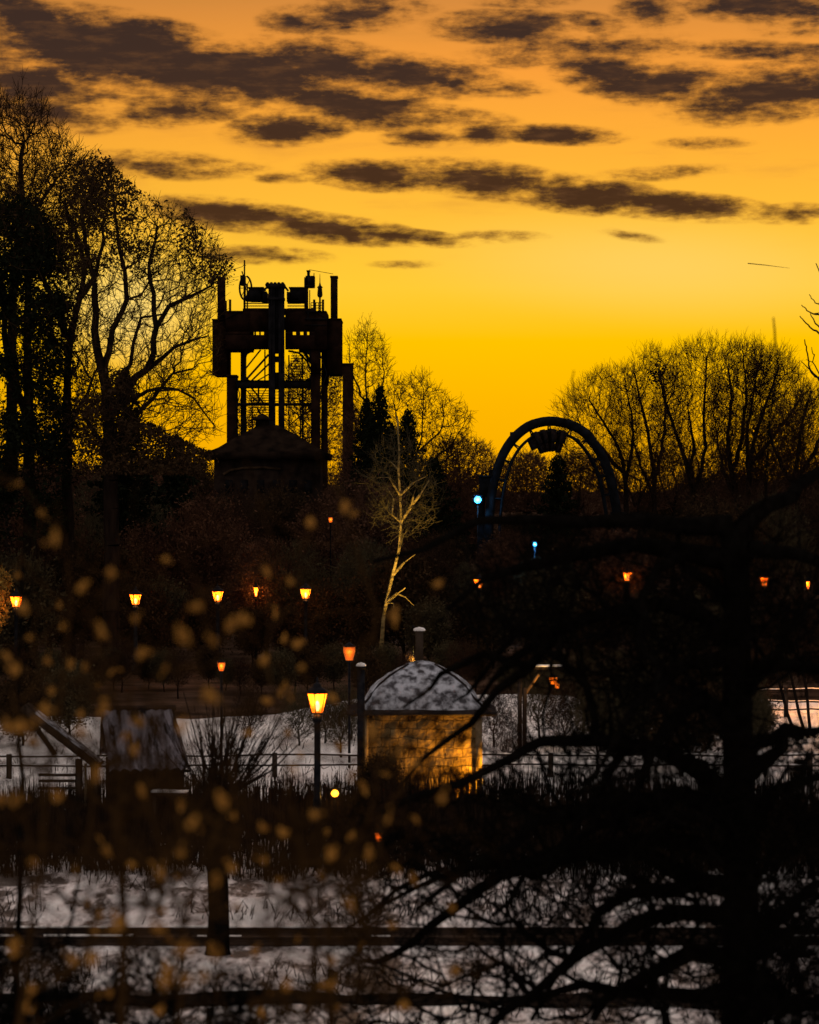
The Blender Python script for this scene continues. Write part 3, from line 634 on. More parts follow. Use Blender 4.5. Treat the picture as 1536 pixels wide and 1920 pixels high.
# ---- lamplit pale tree
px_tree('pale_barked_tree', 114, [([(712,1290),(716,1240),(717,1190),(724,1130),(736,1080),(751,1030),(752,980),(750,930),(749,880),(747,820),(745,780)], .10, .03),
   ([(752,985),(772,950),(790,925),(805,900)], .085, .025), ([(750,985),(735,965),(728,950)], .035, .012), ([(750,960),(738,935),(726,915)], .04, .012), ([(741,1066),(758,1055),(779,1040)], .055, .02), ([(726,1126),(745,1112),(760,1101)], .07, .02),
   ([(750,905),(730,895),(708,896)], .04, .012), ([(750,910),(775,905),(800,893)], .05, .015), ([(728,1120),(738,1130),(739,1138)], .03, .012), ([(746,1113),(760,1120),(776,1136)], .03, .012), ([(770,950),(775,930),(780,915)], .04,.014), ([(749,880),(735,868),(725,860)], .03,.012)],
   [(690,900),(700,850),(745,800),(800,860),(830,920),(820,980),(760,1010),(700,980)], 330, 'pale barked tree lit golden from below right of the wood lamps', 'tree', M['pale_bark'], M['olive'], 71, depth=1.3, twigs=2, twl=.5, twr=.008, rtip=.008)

# ------------------------------------------------------------------ headframe tower
TD = 280.0
def tx(px): return (px-CX)/F*TD
def tz(py): return EYE-(py-HY)/F*TD
def tbox(g, x0, x1, y0, y1, n=0.0, f=9.0): g.box(tx(x0), tx(x1), TD+n, TD+f, tz(y1), tz(y0))
tower = thing('headframe_tower', (tx(520), TD, -.3), 'dark mining headframe ride tower with chimneys and sheave housings on top', 'tower')
def tp(name, m_, fn):
    g_ = G(); fn(g_); g_.V = [v-np.array([tx(520), TD, -.3]) for v in g_.V]; return g_.build(name, m_, tower)
def tbar(g, a, b, r, y=1.0): g.edges([(tx(a[0]), TD+y, tz(a[1]))], [(tx(b[0]), TD+y, tz(b[1]))], r, r, 6)
tp('main_house', M['rust'], lambda g: [tbox(g, 423,469,584,622,0,7), tbox(g,423,469,622,628,0,7), tbox(g,469,505,584,622,0,.5), tbox(g,423,469,628,655,0,7), tbox(g,469,505,628,655,0,.5), tbox(g,495,505,622,628,0,.5), tbox(g,477,480,622,628,.05,.45), tbox(g,486,489,622,628,.05,.45),
    tbox(g,535,590,584,622,0,.5), tbox(g,590,613,584,655,0,7), tbox(g,535,549,622,628,0,.5), tbox(g,555,563,622,628,0,.5), tbox(g,569,576,622,628,0,.5), tbox(g,580,590,622,628,0,.5), tbox(g,535,590,628,655,0,.5), tbox(g,469,590,587,612,6.4,6.9), tbox(g,455,590,578,584,.4,6.5)])
tp('cornice', M['steel'], lambda g: [tbox(g,572,614,597,600,-.25,7.3), tbox(g,572,612,609,610.5,-.15,0), tbox(g,572,612,583,585,-.2,7.2), tbox(g,424,456,583,585,-.2,7.2)])
tp('side_block', M['rust'], lambda g: [tbox(g,397,424,598,702,1,8), tbox(g,396,425,597,599,.8,8.2)])
tp('side_block', M['rust'], lambda g: [tbox(g,613,639,597,700,1,8), tbox(g,612,640,596,598,.8,8.2)])
tp('chimney', M['rust'], lambda g: [tbox(g,404,417,516,598,3,5), tbox(g,403,418,515,518,2.9,5.1), tbox(g,417,421,560,598,3,4)])
tp('chimney', M['rust'], lambda g: [tbox(g,618.5,631,515,597,3,5), tbox(g,617.5,632,513,516,2.9,5.1)])
tp('leg', M['rust'], lambda g: [tbox(g,424,442,702,1080,1,4), tbox(g,423,443,702,706,.8,4.2)])
tp('leg', M['steel'], lambda g: [tbox(g,449,458.5,655,1080,2,3.5)])
tp('leg', M['rust'], lambda g: [tbox(g,583,599,655,1080,.5,3), tbox(g,582.5,600,655,700,.3,3.2)])
tp('leg', M['rust'], lambda g: [tbox(g,601,611.5,655,1080,3,6), tbox(g,606,613,655,720,3,6)])
tp('center_shaft', M['steel'], lambda g: [tbox(g,505,517,537,1000,-1.5,-.3), tbox(g,523.5,534,537,1000,-1.5,-.3), tbox(g,517,523.5,537,664,-1.2,-.5), tbox(g,517,523.5,669,680,-1.2,-.5), tbox(g,517,523.5,699,731,-1.2,-.5), tbox(g,517,523.5,757,762,-1.2,-.5), tbox(g,502,536,535,542,-1.7,0),
   tbox(g,503,535,560,565,-1.7,-.1), tbox(g,510,512,537,700,-1.65,-1.5), tbox(g,529,531,537,700,-1.65,-1.5)] + [g.lathe((tx(503+k*7), TD-1, tz(535)), [(.01,-.3),(.22,-.2),(.26,.0),(.12,.22),(.01,.26)], 8) for k in range(5)])
tp('cross_beam', M['steel'], lambda g: [tbox(g,442,583,714,727,.6,2.2), tbox(g,442,583,712.5,714,.5,2.3)])
tp('cross_beam', M['steel'], lambda g: [tbox(g,445,583,755,760,.7,2.0)])
def braces():
    for a, b, r in [((460,712),(503,664),.12),((468,716),(505,680),.10),((460,690),(488,655),.09),((466,722),(505,700),.07),((471,727),(495,757),.10),((480,762),(496,790),.09),
                    ((458.5,655),(472,655),.3),((540,657),(560,661),.12),((560,661),(575,676),.12),((575,676),(583,695),.12),((541,665),(541,714),.08),((567,664),(567,714),.07),((496,655),(496,714),.08),((541,727),(541,860),.08),((567,727),(567,860),.12),((567,655),(583,680),.2),((583,655),(560,655),.35),((484,727),(484,755),.10),((535,700),(545,713),.06),((512,537),(512,584),.08)]:
        tp('brace', M['steel'], lambda g, a=a, b=b, r=r: tbar(g, a, b, r))
    for a, b, r in [((458,727),(484,755),.06),((500,727),(484,755),.06),((541,727),(583,755),.06),((583,727),(541,755),.06),((541,762),(583,800),.07),((583,762),(541,800),.07),((541,800),(583,840),.07),((599,660),(613,700),.06),((613,700),(601,740),.06),((601,740),(613,780),.06),((613,780),(601,820),.06),
                    ((442,710),(450,740),.06),((450,740),(442,770),.06),((442,770),(450,800),.06),((442,800),(450,830),.06),((424,598),(449,584),.05),((613,597),(590,584),.05),((456,500),(404,516),.03),((580,506),(625,514),.03),((578,584),(578,600),.1),((464,540),(456,515),.05),((495,545),(503,537),.12),((534,537),(541,546),.12)]:
        tp('brace', M['steel'], lambda g, a=a, b=b, r=r: tbar(g, a, b, r, -.1))
    tp('gusset', M['steel'], lambda g: g.extrude([(tx(458),tz(655)),(tx(476),tz(655)),(tx(462),tz(663)),(tx(458),tz(675))], TD+.5, TD+2))
    tp('gusset', M['steel'], lambda g: g.extrude([(tx(583),tz(655)),(tx(583),tz(680)),(tx(579),tz(665)),(tx(567),tz(656))], TD+.5, TD+2))
    tp('gusset', M['steel'], lambda g: g.extrude([(tx(458),tz(714)),(tx(458),tz(700)),(tx(462),tz(708)),(tx(470),tz(714))], TD+.5, TD+2))
    tp('gusset', M['steel'], lambda g: g.extrude([(tx(583),tz(714)),(tx(583),tz(700)),(tx(579),tz(708)),(tx(570),tz(714))], TD+.5, TD+2))
braces()
def slats(g):
    for py in np.arange(662, 714, 5.0): tbar(g, (541,py), (568,py), .045, 6)
    for py in np.arange(729, 830, 4.6): tbar(g, (459,py), (500,py), .05, 6)
    for py in np.arange(731, 756, 6.0): tbar(g, (500,py), (583,py), .04, 6)
    for py in (564, 569, 574): tbar(g, (455,py), (502,py), .06, 4); tbar(g, (536,py), (574,py), .06, 4)
tp('slat_cladding', M['steel'], slats)
tp('sheave_housing', M['steel'], lambda g: [tbox(g,466,492,538,561,1,5), tbox(g,488,499,545,563,1,5), tbox(g,464,494,537,539,.8,5.2), g.extrude([(tx(457),tz(560)),(tx(466),tz(540)),(tx(466),tz(561)),(tx(462),tz(561))], TD+1.2, TD+4.5)])
tp('sheave_housing', M['steel'], lambda g: [tbox(g,543,571,538,562,1,5), tbox(g,537,545,546,564,1,5), tbox(g,541,572,537,539,.8,5.2), tbox(g,541,560,558,564,1,5)])
def sheave(g):
    tbox(g,449,456,514,532,1.5,3.5); c = np.array([tx(458), TD+2.5, tz(537)]); pts = []
    for k in range(25):
        a = math.pi*2*k/24; pts.append(c+np.array([math.cos(a)*.62, 0, math.sin(a)*1.25]))
    g.tube(pts, .11, 6, False)
    for k in range(8):
        a = math.pi*2*k/8; g.edges([c], [c+np.array([math.cos(a)*.6, 0, math.sin(a)*1.2])], .04, .04, 5)
    tbox(g,455,458.5,515,584,1.5,2.2); tbox(g,461,463,530,584,1.5,2.2)
tp('sheave_wheel', M['steel'], sheave)
tp('mast', M['steel'], lambda g: [tbar(g,(456,484),(456,516),.09,2.5), tbar(g,(451,505),(454,514),.07,2.5), tbar(g,(453,494),(459,494),.04,2.5)])
tp('turret', M['steel'], lambda g: [tbox(g,569.5,576,518,584,1.5,3.5), tbox(g,572,589,515,535,1.5,3.5), tbox(g,574.5,579.5,505,515,2,3), tbox(g,573.5,580.5,504,506,1.9,3.1), tbar(g,(588,510),(588,536),.05,1.6), tbox(g,570,588,533,536,1.3,3.7), tbar(g,(579,540),(579,582),.06,3)])
tp('lantern_finial', M['steel'], lambda g: [tbar(g,(599.5,556),(599.5,584),.11,1), g.lathe((tx(599.5),TD+1,tz(556)),[(.02,-.1),(.2,0),(.28,.2),(.22,.95),(.32,1.0),(.12,1.2),(.05,1.5),(.02,2.4)],8)])
def rails(g):
    for x in (589, 605.5, 431, 592): tbar(g,(x,561 if x != 592 else 566),(x,584),.14 if x != 592 else .05,.6)
    for y in (567,572,577): tbar(g,(583,y),(606,y),.045,.6)
    for x in (583,597,601): tbar(g,(x,567),(x,584),.04,.6)
tp('roof_railing', M['steel'], rails)
# separate dark column beside the tower
g = G(); D2 = 262.0
def bx(g, d, x0, x1, y0, y1, dep=2.0, n=0.0): g.box((x0-CX)/F*d, (x1-CX)/F*d, d+n, d+n+dep, EYE-(y1-HY)/F*d, EYE-(y0-HY)/F*d)
col_root = thing('brick_column', ((652-CX)/F*D2, D2, -.3), 'plain dark column standing just right of the headframe tower', 'column')
bx(g, D2, 642.5, 662.5, 684, 1080, 1.2); g.V = [v-np.array(col_root.location) for v in g.V]; g.build('shaft', M['rust'], col_root)
g = G(); bx(g, D2, 641.5, 663.5, 681, 684, 1.4, -.1); g.V = [v-np.array(col_root.location) for v in g.V]; g.build('cap', M['steel'], col_root)

# ------------------------------------------------------------------ hipped house with cupola
HD = 250.0
def house():
    cx, cz = (505-CX)/F*HD, 0
    root = thing('hipped_house', (cx, HD, -.3), 'dark house with curved hipped roof and small cupola below the tower', 'house')
    z = lambda py: EYE-(py-HY)/F*HD+.3
    s = HD/F
    g = G(); hw = 98*s; g.box(-hw, hw, -hw*.8, hw*.8, 0, z(862)); g.build('wall', M['housewall'], root)
    g = G(); prof = [(hw*1.18, z(851)), (hw*.92, z(840)), (hw*.68, z(825)), (hw*.42, z(810)), (hw*.22, z(800)), (hw*.16, z(797))]
    V = []
    for r_, zz in [(hw*1.16, z(862))]+prof:
        V += [(-r_*1.0, -r_*.85, zz), (r_, -r_*.85, zz), (r_, r_*.85, zz), (-r_, r_*.85, zz)]
    n = len(prof)+1
    g.add(V, [(i*4+k, i*4+(k+1) % 4, (i+1)*4+(k+1) % 4, (i+1)*4+k) for i in range(n-1) for k in range(4)]+[(0,3,2,1)])
    rf = g.build('roof', M['redtile'], root)
    g = G(); ox = (492-505)*s; w = 15*s
    g.box(ox-w*.8, ox+w*.8, -w*.8, w*.8, z(800), z(788))
    V = []
    for r_, zz in [(w*1.55, z(788)), (w*1.1, z(785)), (w*.5, z(779)), (.05, z(775))]: V += [(ox-r_, -r_, zz), (ox+r_, -r_, zz), (ox+r_, r_, zz), (ox-r_, r_, zz)]
    g.add(V, [(i*4+k, i*4+(k+1) % 4, (i+1)*4+(k+1) % 4, (i+1)*4+k) for i in range(3) for k in range(4)]+[(0,3,2,1)])
    g.build('cupola', M['redtile'], rf)
    g = G(); pts = [((x-505)*s, -hw*.8-.12, z(y)) for x, y in ((424,890),(438,882),(462,878),(500,877),(530,880))]
    g.tube(pts, .12, 6); g.build('stone_band', M['band'], root)
    for x in (-70,-42,-12,18,48,76):
        g = G(); g.box((x-7)*s, (x+7)*s, -hw*.8-.06, -hw*.8+.1, z(925), z(900)); g.build('window', M['steel'], root)
house()

# ------------------------------------------------------------------ roller coaster arch
AD = 200.0
def arch():
    s = AD/F
    out = [(915,1100),(915,1010),(917,970),(922,925),(930,888),(943,852),(963,822),(990,800),(1018,791),(1040,790),(1065,795),(1090,806),(1112,828),(1130,855),(1144,888),(1153,925),(1160,968),(1164,1010),(1166,1100)]
    root = thing('coaster_arch', ((1040-CX)*s, AD, -.3), 'dark roller coaster track arching over like an upside down U', 'roller coaster')
    o = np.array(root.location)
    pts = smooth_line([np.array([(x-CX)*s, AD+3*(k/18.-.5), EYE-(y-HY)*s]) for k, (x, y) in enumerate(out)], .35)
    pts[0][2] = -.3; pts[-1][2] = -.3
    T = np.gradient(pts, axis=0); T /= np.linalg.norm(T, axis=1)[:, None]
    yv = np.array([0, 1., 0]); inn = np.cross(yv, T); inn /= np.linalg.norm(inn, axis=1)[:, None]
    lat = np.cross(T, inn)
    g = G(); g.tube(pts-o, .36, 10); g.build('spine', M['track'], root)
    for sgn in (-1, 1):
        g = G(); g.tube(pts+inn*.80+lat*.55*sgn-o, .10, 8); g.build('rail', M['track'], root)
    for k in range(2, len(pts)-2, 4):
        g = G()
        for sgn in (-1, 1): g.edges([pts[k]-o], [(pts+inn*.80+lat*.55*sgn)[k]-o], .07, .05, 6)
        g.edges([(pts+inn*.80-lat*.55)[k]-o], [(pts+inn*.80+lat*.55)[k]-o], .05, .05, 6)
        g.build('tie', M['track'], root)
    # supports and platform block on the left flank
    g = G(); L = lambda x, y, dy=0: np.array([(x-CX)*s, AD+dy, EYE-(y-HY)*s])-o
    for a_, b_ in ((L(905,900), L(900,1110)), (L(922,880), L(905,1110)), (L(1166,960), L(1190,1110)), (L(1150,960), L(1135,1110))):
        g = G(); g.edges([a_], [b_], .2, .26, 8); g.build('support_column', M['track'], root)
    g = G(); g.box(*[(899-CX)*s-o[0], (921-CX)*s-o[0]], -1, 1, EYE-(932-HY)*s-o[2], EYE-(893-HY)*s-o[2]); g.box((897-CX)*s-o[0], (923-CX)*s-o[0], -1.2, 1.2, EYE-(894-HY)*s-o[2], EYE-(891-HY)*s-o[2])
    g.build('maintenance_platform', M['track'], root)
    g = G(); p = L(963, 819); g.box(p[0]-.25, p[0]+.2, -.3, .3, p[2]-.05, p[2]+.35); g.build('sensor_box', M['track'], root)
    # train hanging beneath the top of the arch
    idx = np.where((pts[:, 0] > (988-CX)*s) & (pts[:, 0] < (1078-CX)*s) & (pts[:, 2] > 10))[0]
    c0 = pts[idx[len(idx)//2]]+inn[idx[len(idx)//2]]
    tr = thing('coaster_train', tuple(c0), 'dark roller coaster train running upside down below the arch top', 'coaster train')
    n = 5; seg = np.array_split(idx, n)
    for q, sg in enumerate(seg):
        a = sg[0]; b = sg[-1]; pc = (pts[a]+pts[b])/2; t = pts[b]-pts[a]; Lh = np.linalg.norm(t)/2-.03; t /= np.linalg.norm(t); nn = (inn[a]+inn[b]); nn /= np.linalg.norm(nn); lt = np.cross(t, nn)
        def loc(u, v, w): return pc+t*u+lt*v+nn*w-c0
        def bxo(g, u0, u1, v0, v1, w0, w1, taper=1.0):
            v = [loc((u0 if a_ == 0 else u1)*(1 if w == w0 else taper), (v0 if b_ == 0 else v1), w) for w in (w0, w1) for b_ in (0, 1) for a_ in (0, 1)]
            g.add(v, [(0,2,3,1),(4,5,7,6),(0,1,5,4),(2,6,7,3),(0,4,6,2),(1,3,7,5)])
        g = G(); bxo(g, -Lh, Lh, -.85, .85, .62, 1.5, .92)
        bxo(g, -Lh*.8, Lh*.8, -.4, .4, .55, .78)
        if q == 0: bxo(g, -Lh-.45, -Lh+.1, -.5, .5, .85, 1.75, 1.0)
        if q == n-1: bxo(g, Lh-.1, Lh+.4, -.5, .5, .85, 1.6, 1.0)
        car = g.build('car', M['cart'], tr)
        g = G()
        for v in (-.38, .38):
            bxo(g, -Lh*.8, -Lh*.1, v-.3, v+.3, 1.4, 2.15, .9)
            p = loc(Lh*.05, v, 2.0); g.lathe(p-np.array([0, 0, .1]), [(.01,-.16),(.13,-.1),(.16,0),(.12,.12),(.01,.16)], 8)
            bxo(g, Lh*.0, Lh*.7, v-.26, v+.26, 1.4, 2.0, .8)
        g.build('seat', M['cart'], car)
arch()
def floodlight(px, py, d, color, power, label, bulbmat, size=.25, post=0.0, spot=None, aim=None, cat='floodlight'):
    p = P(px, py, d); root = thing('floodlight', tuple(p), label, cat)
    g = G(); g.box(-size*1.1, size*1.1, .02, size*.9, -size*.8, size*.8); g.box(-size*1.2, size*1.2, -size*.25, size*.3, size*.8, size*.95); g.box(-size*.1, size*.1, size*.3, size*.6, -size*.8-max(post, .05), -size*.8)
    g.build('housing', M['iron'], root)
    g = G(); g.lathe((0, -.03, 0), [(.01,-size*.7),(size*.45,-size*.6),(size*.72,-size*.2),(size*.72,size*.2),(size*.45,size*.6),(.01,size*.7)], 12, sy=.15); g.build('lens', bulbmat, root)
    if aim and aim[1] > 0: aim = (-aim[0], -aim[1], aim[2]); root.rotation_euler.z = math.pi
    if power: light('flood_beam', root, (0, -size*.6-.1, 0), power, color, size*.4, spot, aim)
    return root
floodlight(896, 937, 198.0, (.12,.55,1), 170, 'bright blue white floodlight on the left foot of the arch', M['bluebulb'], .36, 8)
floodlight(1003, 1021, 150, (.1,.5,1), 500, 'smaller blue floodlight low under the arch', M['bluebulb'], .15, 3)

# ------------------------------------------------------------------ street lamps
def lamp_mb(pane, power):
    root = thing('street_lamp', (0, 0, 0), '', 'street lamp', 'lantern street lamps')
    g = G(); g.lathe((0,0,0), [(.01,0),(.17,0),(.17,.22),(.12,.3),(.10,.9),(.085,1.0),(.10,1.05),(.075,1.12),(.07,2.75),(.11,2.8),(.11,2.86),(.08,2.92),(.01,2.95)], 12); g.build('post', M['iron'], root, True)
    g = G(); A = []; B = []
    for k in range(6):
        a = math.pi/3*k+.3; A.append((.13*math.cos(a), .13*math.sin(a), 2.97)); B.append((.235*math.cos(a), .235*math.sin(a), 3.42))
    g.edges(A, B, .012, .012, 4); g.edges(B, B[1:]+B[:1], .014, .014, 4); g.edges(A, A[1:]+A[:1], .014, .014, 4)
    g.edges([(0,0,2.9)]*3, A[::2], .02, .012, 5); lan = g.build('lantern_frame', M['iron'], root)
    g = G(); g.add([(p[0]*.95, p[1]*.95, p[2]) for p in A+B], [(k, (k+1) % 6, 6+(k+1) % 6, 6+k) for k in range(6)]); g.build('glass', pane, lan)
    g = G(); g.lathe((0,0,0), [(.01,3.02),(.035,3.04),(.06,3.12),(.045,3.2),(.01,3.24)], 8); g.build('bulb', M['bulb'], lan)
    g = G(); g.lathe((0,0,0), [(.27,3.41),(.28,3.44),(.17,3.52),(.10,3.56),(.10,3.6),(.05,3.64),(.02,3.66),(.035,3.70),(.01,3.78)], 6, .3); g.build('lamp_cap', M['iron'], root)
    light('lamp_light', root, (0, 0, 3.3), power, (1, .42, .08), .12)
    return root
GLS = M['pane']
LS = [(595, 1318, 60, 'nearest lit street lamp on a tall dark post left of the hut', 1.0),
 (30,1128,113,'leftmost lit street lamp glowing against lamplit leaves',1), (254,1124,115.7,'lit street lamp second from the left in the dark wood',1), (408,1118,119,'lit street lamp below the hipped house, third from the left',1),
 (480,1110,128,'tiny half hidden street lamp between two brighter ones',.5), (573,1113,122,'lit street lamp left of the lamplit pale tree',1), (898,1094,135,'lit street lamp under the left foot of the coaster arch',1),
 (1177,1081,145,'lit street lamp right of the arch, seen through black branches',1), (1434,1091,137,'lit street lamp just right of the black foreground trunk',1), (1516,1098,140,'small lit street lamp near the right edge',.6)]
proto_lamp = lamp_mb(GLS, 150)
glass_kid = None
for k, (x, y, d, lab, s) in enumerate(LS):
    o = proto_lamp if k == 0 else copy_tree(proto_lamp)
    p = P(x, y, d); zb = p[2]-3.2
    o.location = (p[0], p[1], zb if abs(zb-gz(p[0], d)) > .6 else gz(p[0], d)); o['label'] = lab
    o.location.z = min(zb, .2); 
    if s == 1 and k: o.scale = (1.15, 1.15, 1)
    if s < 1: o.scale = (s*.9, s*.9, 1)
# dim amber lanterns that glow through leaves
def dim_lantern(px, py, d, lab, post, s=1.0, power=8):
    p = P(px, py, d); root = thing('garden_lantern', (p[0], p[1], p[2]), lab, 'lantern', 'dim amber lanterns')
    g = G(); g.lathe((0,0,0), [(.01,-post),(.04,-post),(.035,-.26*s),(.09*s,-.24*s),(.09*s,-.2*s)], 8)
    g.lathe((0,0,0), [(.20*s,.18*s),(.21*s,.2*s),(.08*s,.27*s),(.02,.33*s)], 6); g.build('post', M['iron'], root)
    g = G(); g.lathe((0,0,0), [(.01,-.2*s),(.10*s,-.2*s),(.17*s,.05*s),(.17*s,.18*s),(.01,.18*s)], 6); g.build('glass', M['pane_dim'], root)
    light('lamp_light', root, (0, -.3*s, 0), power, (1, .4, .1), .08)
dim_lantern(655, 1225, 78, 'reddish amber lantern left of the hut chimney, above the snow', 3.3, 1.0)
dim_lantern(415, 1250, 74, 'faint red lantern among the willow shoots', 3.2, .6)
dim_lantern(620, 975, 150, 'tiny red lantern high in the wood right of the house', 6.4, .7)
dim_lantern(710, 1570, 57.0, 'tiny amber lantern low in the reeds below the hut', .7, .5, 4)

# ------------------------------------------------------------------ hut with snowy roof
UD = 69.0
def hut():
    s = UD/F; cx = (791-CX)*s; z = lambda py: EYE-(py-HY)*s+.05
    root = thing('stone_hut', (cx, UD, -.05), 'small plastered hut with snowy bell shaped roof and lamplit right side', 'hut')
    hw = 112*s; dp = 1.25
    g = G(); n = 24; xs = np.linspace(-hw, hw, n); zs = np.linspace(0, z(1333), 18)
    rg = np.random.default_rng(4)
    def wall_face(fn, nx, nz, flip):
        V = []
        for j in range(nz):
            for i in range(nx): V.append(fn(i/(nx-1), j/(nz-1)))
        Q = [(j*nx+i, j*nx+i+1, (j+1)*nx+i+1, (j+1)*nx+i) for j in range(nz-1) for i in range(nx-1)]
        if flip: Q = [q[::-1] for q in Q]
        g.add(V, Q)
    H = z(1333)
    nf = lambda u, v: float(noise2(np.array([u*9.]), np.array([v*7.]), 5, 4, .65)[0])*.13*min(1, 8*min(u, 1-u))
    wall_face(lambda u, v: (-hw+2*hw*u, nf(u, v), H*v), 40, 34, False)
    g.box(-hw+.002, hw-.002, .10, 2*dp, 0, H-.004)
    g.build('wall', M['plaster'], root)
    for sx in (-1, 1):
        g = G(); x = sx*(hw-.07); g.box(x-.08, x+.09, -.07, .12, 0, H-.01); g.build('corner_post', M['trim'], root)
    # hipped roof with convex upper slope and flared eaves
    def ring(g, prof, e, fy0=.42, m_=48):
        V = []
        for (hx, py) in prof:
            for k in range(m_):
                a = 2*math.pi*k/m_; c, s_ = math.cos(a), math.sin(a)
                x = math.copysign(abs(c)**e, c)*hx*s; y = math.copysign(abs(s_)**e, s_)*(dp*hx/112.)*(1.0 if hx < 112 else (112/hx)**.4)+dp
                V.append((x, y, z(py)+.018*math.sin(k*1.7+py)))
        nn = len(prof); g.add(V, [(i*m_+k, i*m_+(k+1) % m_, (i+1)*m_+(k+1) % m_, (i+1)*m_+k) for i in range(nn-1) for k in range(m_)])
    g = G(); ring(g, [(108,1337),(119,1335),(118,1331),(110,1321),(104,1310),(98,1300),(86,1288),(66,1273),(47,1262),(27,1252),(12,1247),(1,1245)], .16)
    rf = g.build('roof', M['patchy2'], root, True)
    g = G(); ring(g, [(104,1339),(112,1340),(136,1342),(143,1340),(141,1337),(126,1333),(113,1330)], .16)
    g.build('eaves', M['slate'], root)
    for sx in (-1, 1):
        g = G(); pts = [(sx*h_*s*.93, dp-dp*h_/112*.93, z(y)+.03) for h_, y in ((138,1336),(124,1328),(104,1310),(86,1288),(66,1273),(47,1262),(27,1252))]
        g.tube(pts, [.025,.03,.03,.03,.03,.025,.025], 6); g.build('hip_ridge', M['slate'], rf)
    g = G(); x = (787-791)*s; g.box(x-.1, x+.1, dp+.5, dp+.75, z(1262), z(1190)); ch = g.build('chimney', M['wood'], root)
    g = G(); g.lathe((x, dp+.62, z(1190)), [(.15,0),(.16,.03),(.12,.07),(.01,.10)], 10); g.build('snow_cap', M['capsnow'], ch)
M['patchy2'] = mat('thin_roof_snow', (.07,.07,.08), (.50,.54,.62), 5.0, .8, 1.0, 9, lo=.38, hi=.60)
hut()
def dark_post(px, y0, y1, d, w, lab, snow=True, name='wooden_post', m_='iron'):
    p0 = P(px, y1, d); p1 = P(px, y0, d); root = thing(name, tuple(p0), lab, 'post')
    g = G(); g.box(-w, w, -w, w, 0, p1[2]-p0[2]); g.box(-w*1.2, w*1.2, -w*1.2, w*1.2, p1[2]-p0[2]-.06, p1[2]-p0[2]-.01+.02); g.build('shaft', M[m_], root)
    if snow:
        g = G(); g.lathe((0, 0, p1[2]-p0[2]+.012), [(w*1.3,0),(w*1.35,.03),(w*.9,.07),(.01,.09)], 10); g.build('snow_cap', M['capsnow'], root)
dark_post(677, 1250, 1512, 67.5, .095, 'tall dark square post with snow cap at the left corner of the hut')
# floodlights around the hut
floodlight(926, 1492, 68.45, (1,.42,.018), 1050, 'low ground floodlight lighting the right side of the hut', M['pane'], .07, .0, 150, (-1.1, .9, .5))
floodlight(628, 1488, 60.5, (1,.5,.1), 14, 'blazing small garden floodlight right of the nearest lamp post', M['amber'], .12, 1.25)
floodlight(790, 1268, 108, (1,.60,.10), 6500, 'hidden ground floodlight aimed up at the pale tree', M['pane'], .12, .05, 40, (-1.1, 6.0, 4.5))
floodlight(775, 1175, 109, (1,.60,.10), 1900, 'upper garden spotlight aimed at the crown of the pale tree', M['pane'], .05, 2.4, 42, (-.5, 5.0, 3.6))

# ------------------------------------------------------------------ bracket post with hanging lantern
def bracket():
    d = 84.3; s = d/F; o = P(979, 1404, d); root = thing('bracket_post', tuple(o), 'wooden post with snowy crossbar and amber lit diagonal brace', 'post')
    L = lambda x, y, dy=0.: np.array([(x-979)*s, dy, (1404-y)*s])
    g = G(); g.box(-8*s, 0*s, -.08, .08, -.15, (1404-1256)*s); g.box(.02, 9*s, -.06, .1, -.15, (1404-1290)*s); g.build('post', M['wood'], root)
    g = G(); g.edges([L(981,1308)], [L(1011,1264)], .06, .045, 6); g.build('brace', M['litwood'], root)
    g = G(); g.box((970-979)*s, (1056-979)*s, -.07, .07, (1404-1255)*s, (1404-1250.5)*s); cb = g.build('crossbar', M['wood'], root)
    g = G(); g.box((984-979)*s, (1055-979)*s, -.075, .075, (1404-1250.3)*s, (1404-1246.5)*s); g.build('snow', M['capsnow'], cb)
    hl = thing('hanging_lantern', tuple(P(1038, 1276, 84.2)), 'small pair of amber lanterns hanging from the snowy crossbar', 'lantern')
    g = G(); g.edges([(0,0,.12)], [(0,0,.36)], .01, .01, 5); g.lathe((0,0,0),[(.13,.1),(.05,.16),(.01,.18)],6); g.build('bracket', M['iron'], hl)
    g = G(); g.lathe((0,0,0), [(.01,-.13),(.09,-.1),(.13,.02),(.12,.1),(.01,.1)], 8); g.lathe((.12,0,-.16), [(.01,-.1),(.06,-.07),(.07,.03),(.01,.07)], 8); g.build('glass', M['pane'], hl)
    light('lamp_light', hl, (-.25, -.25, -.05), 16, (1,.5,.1), .08)
bracket()

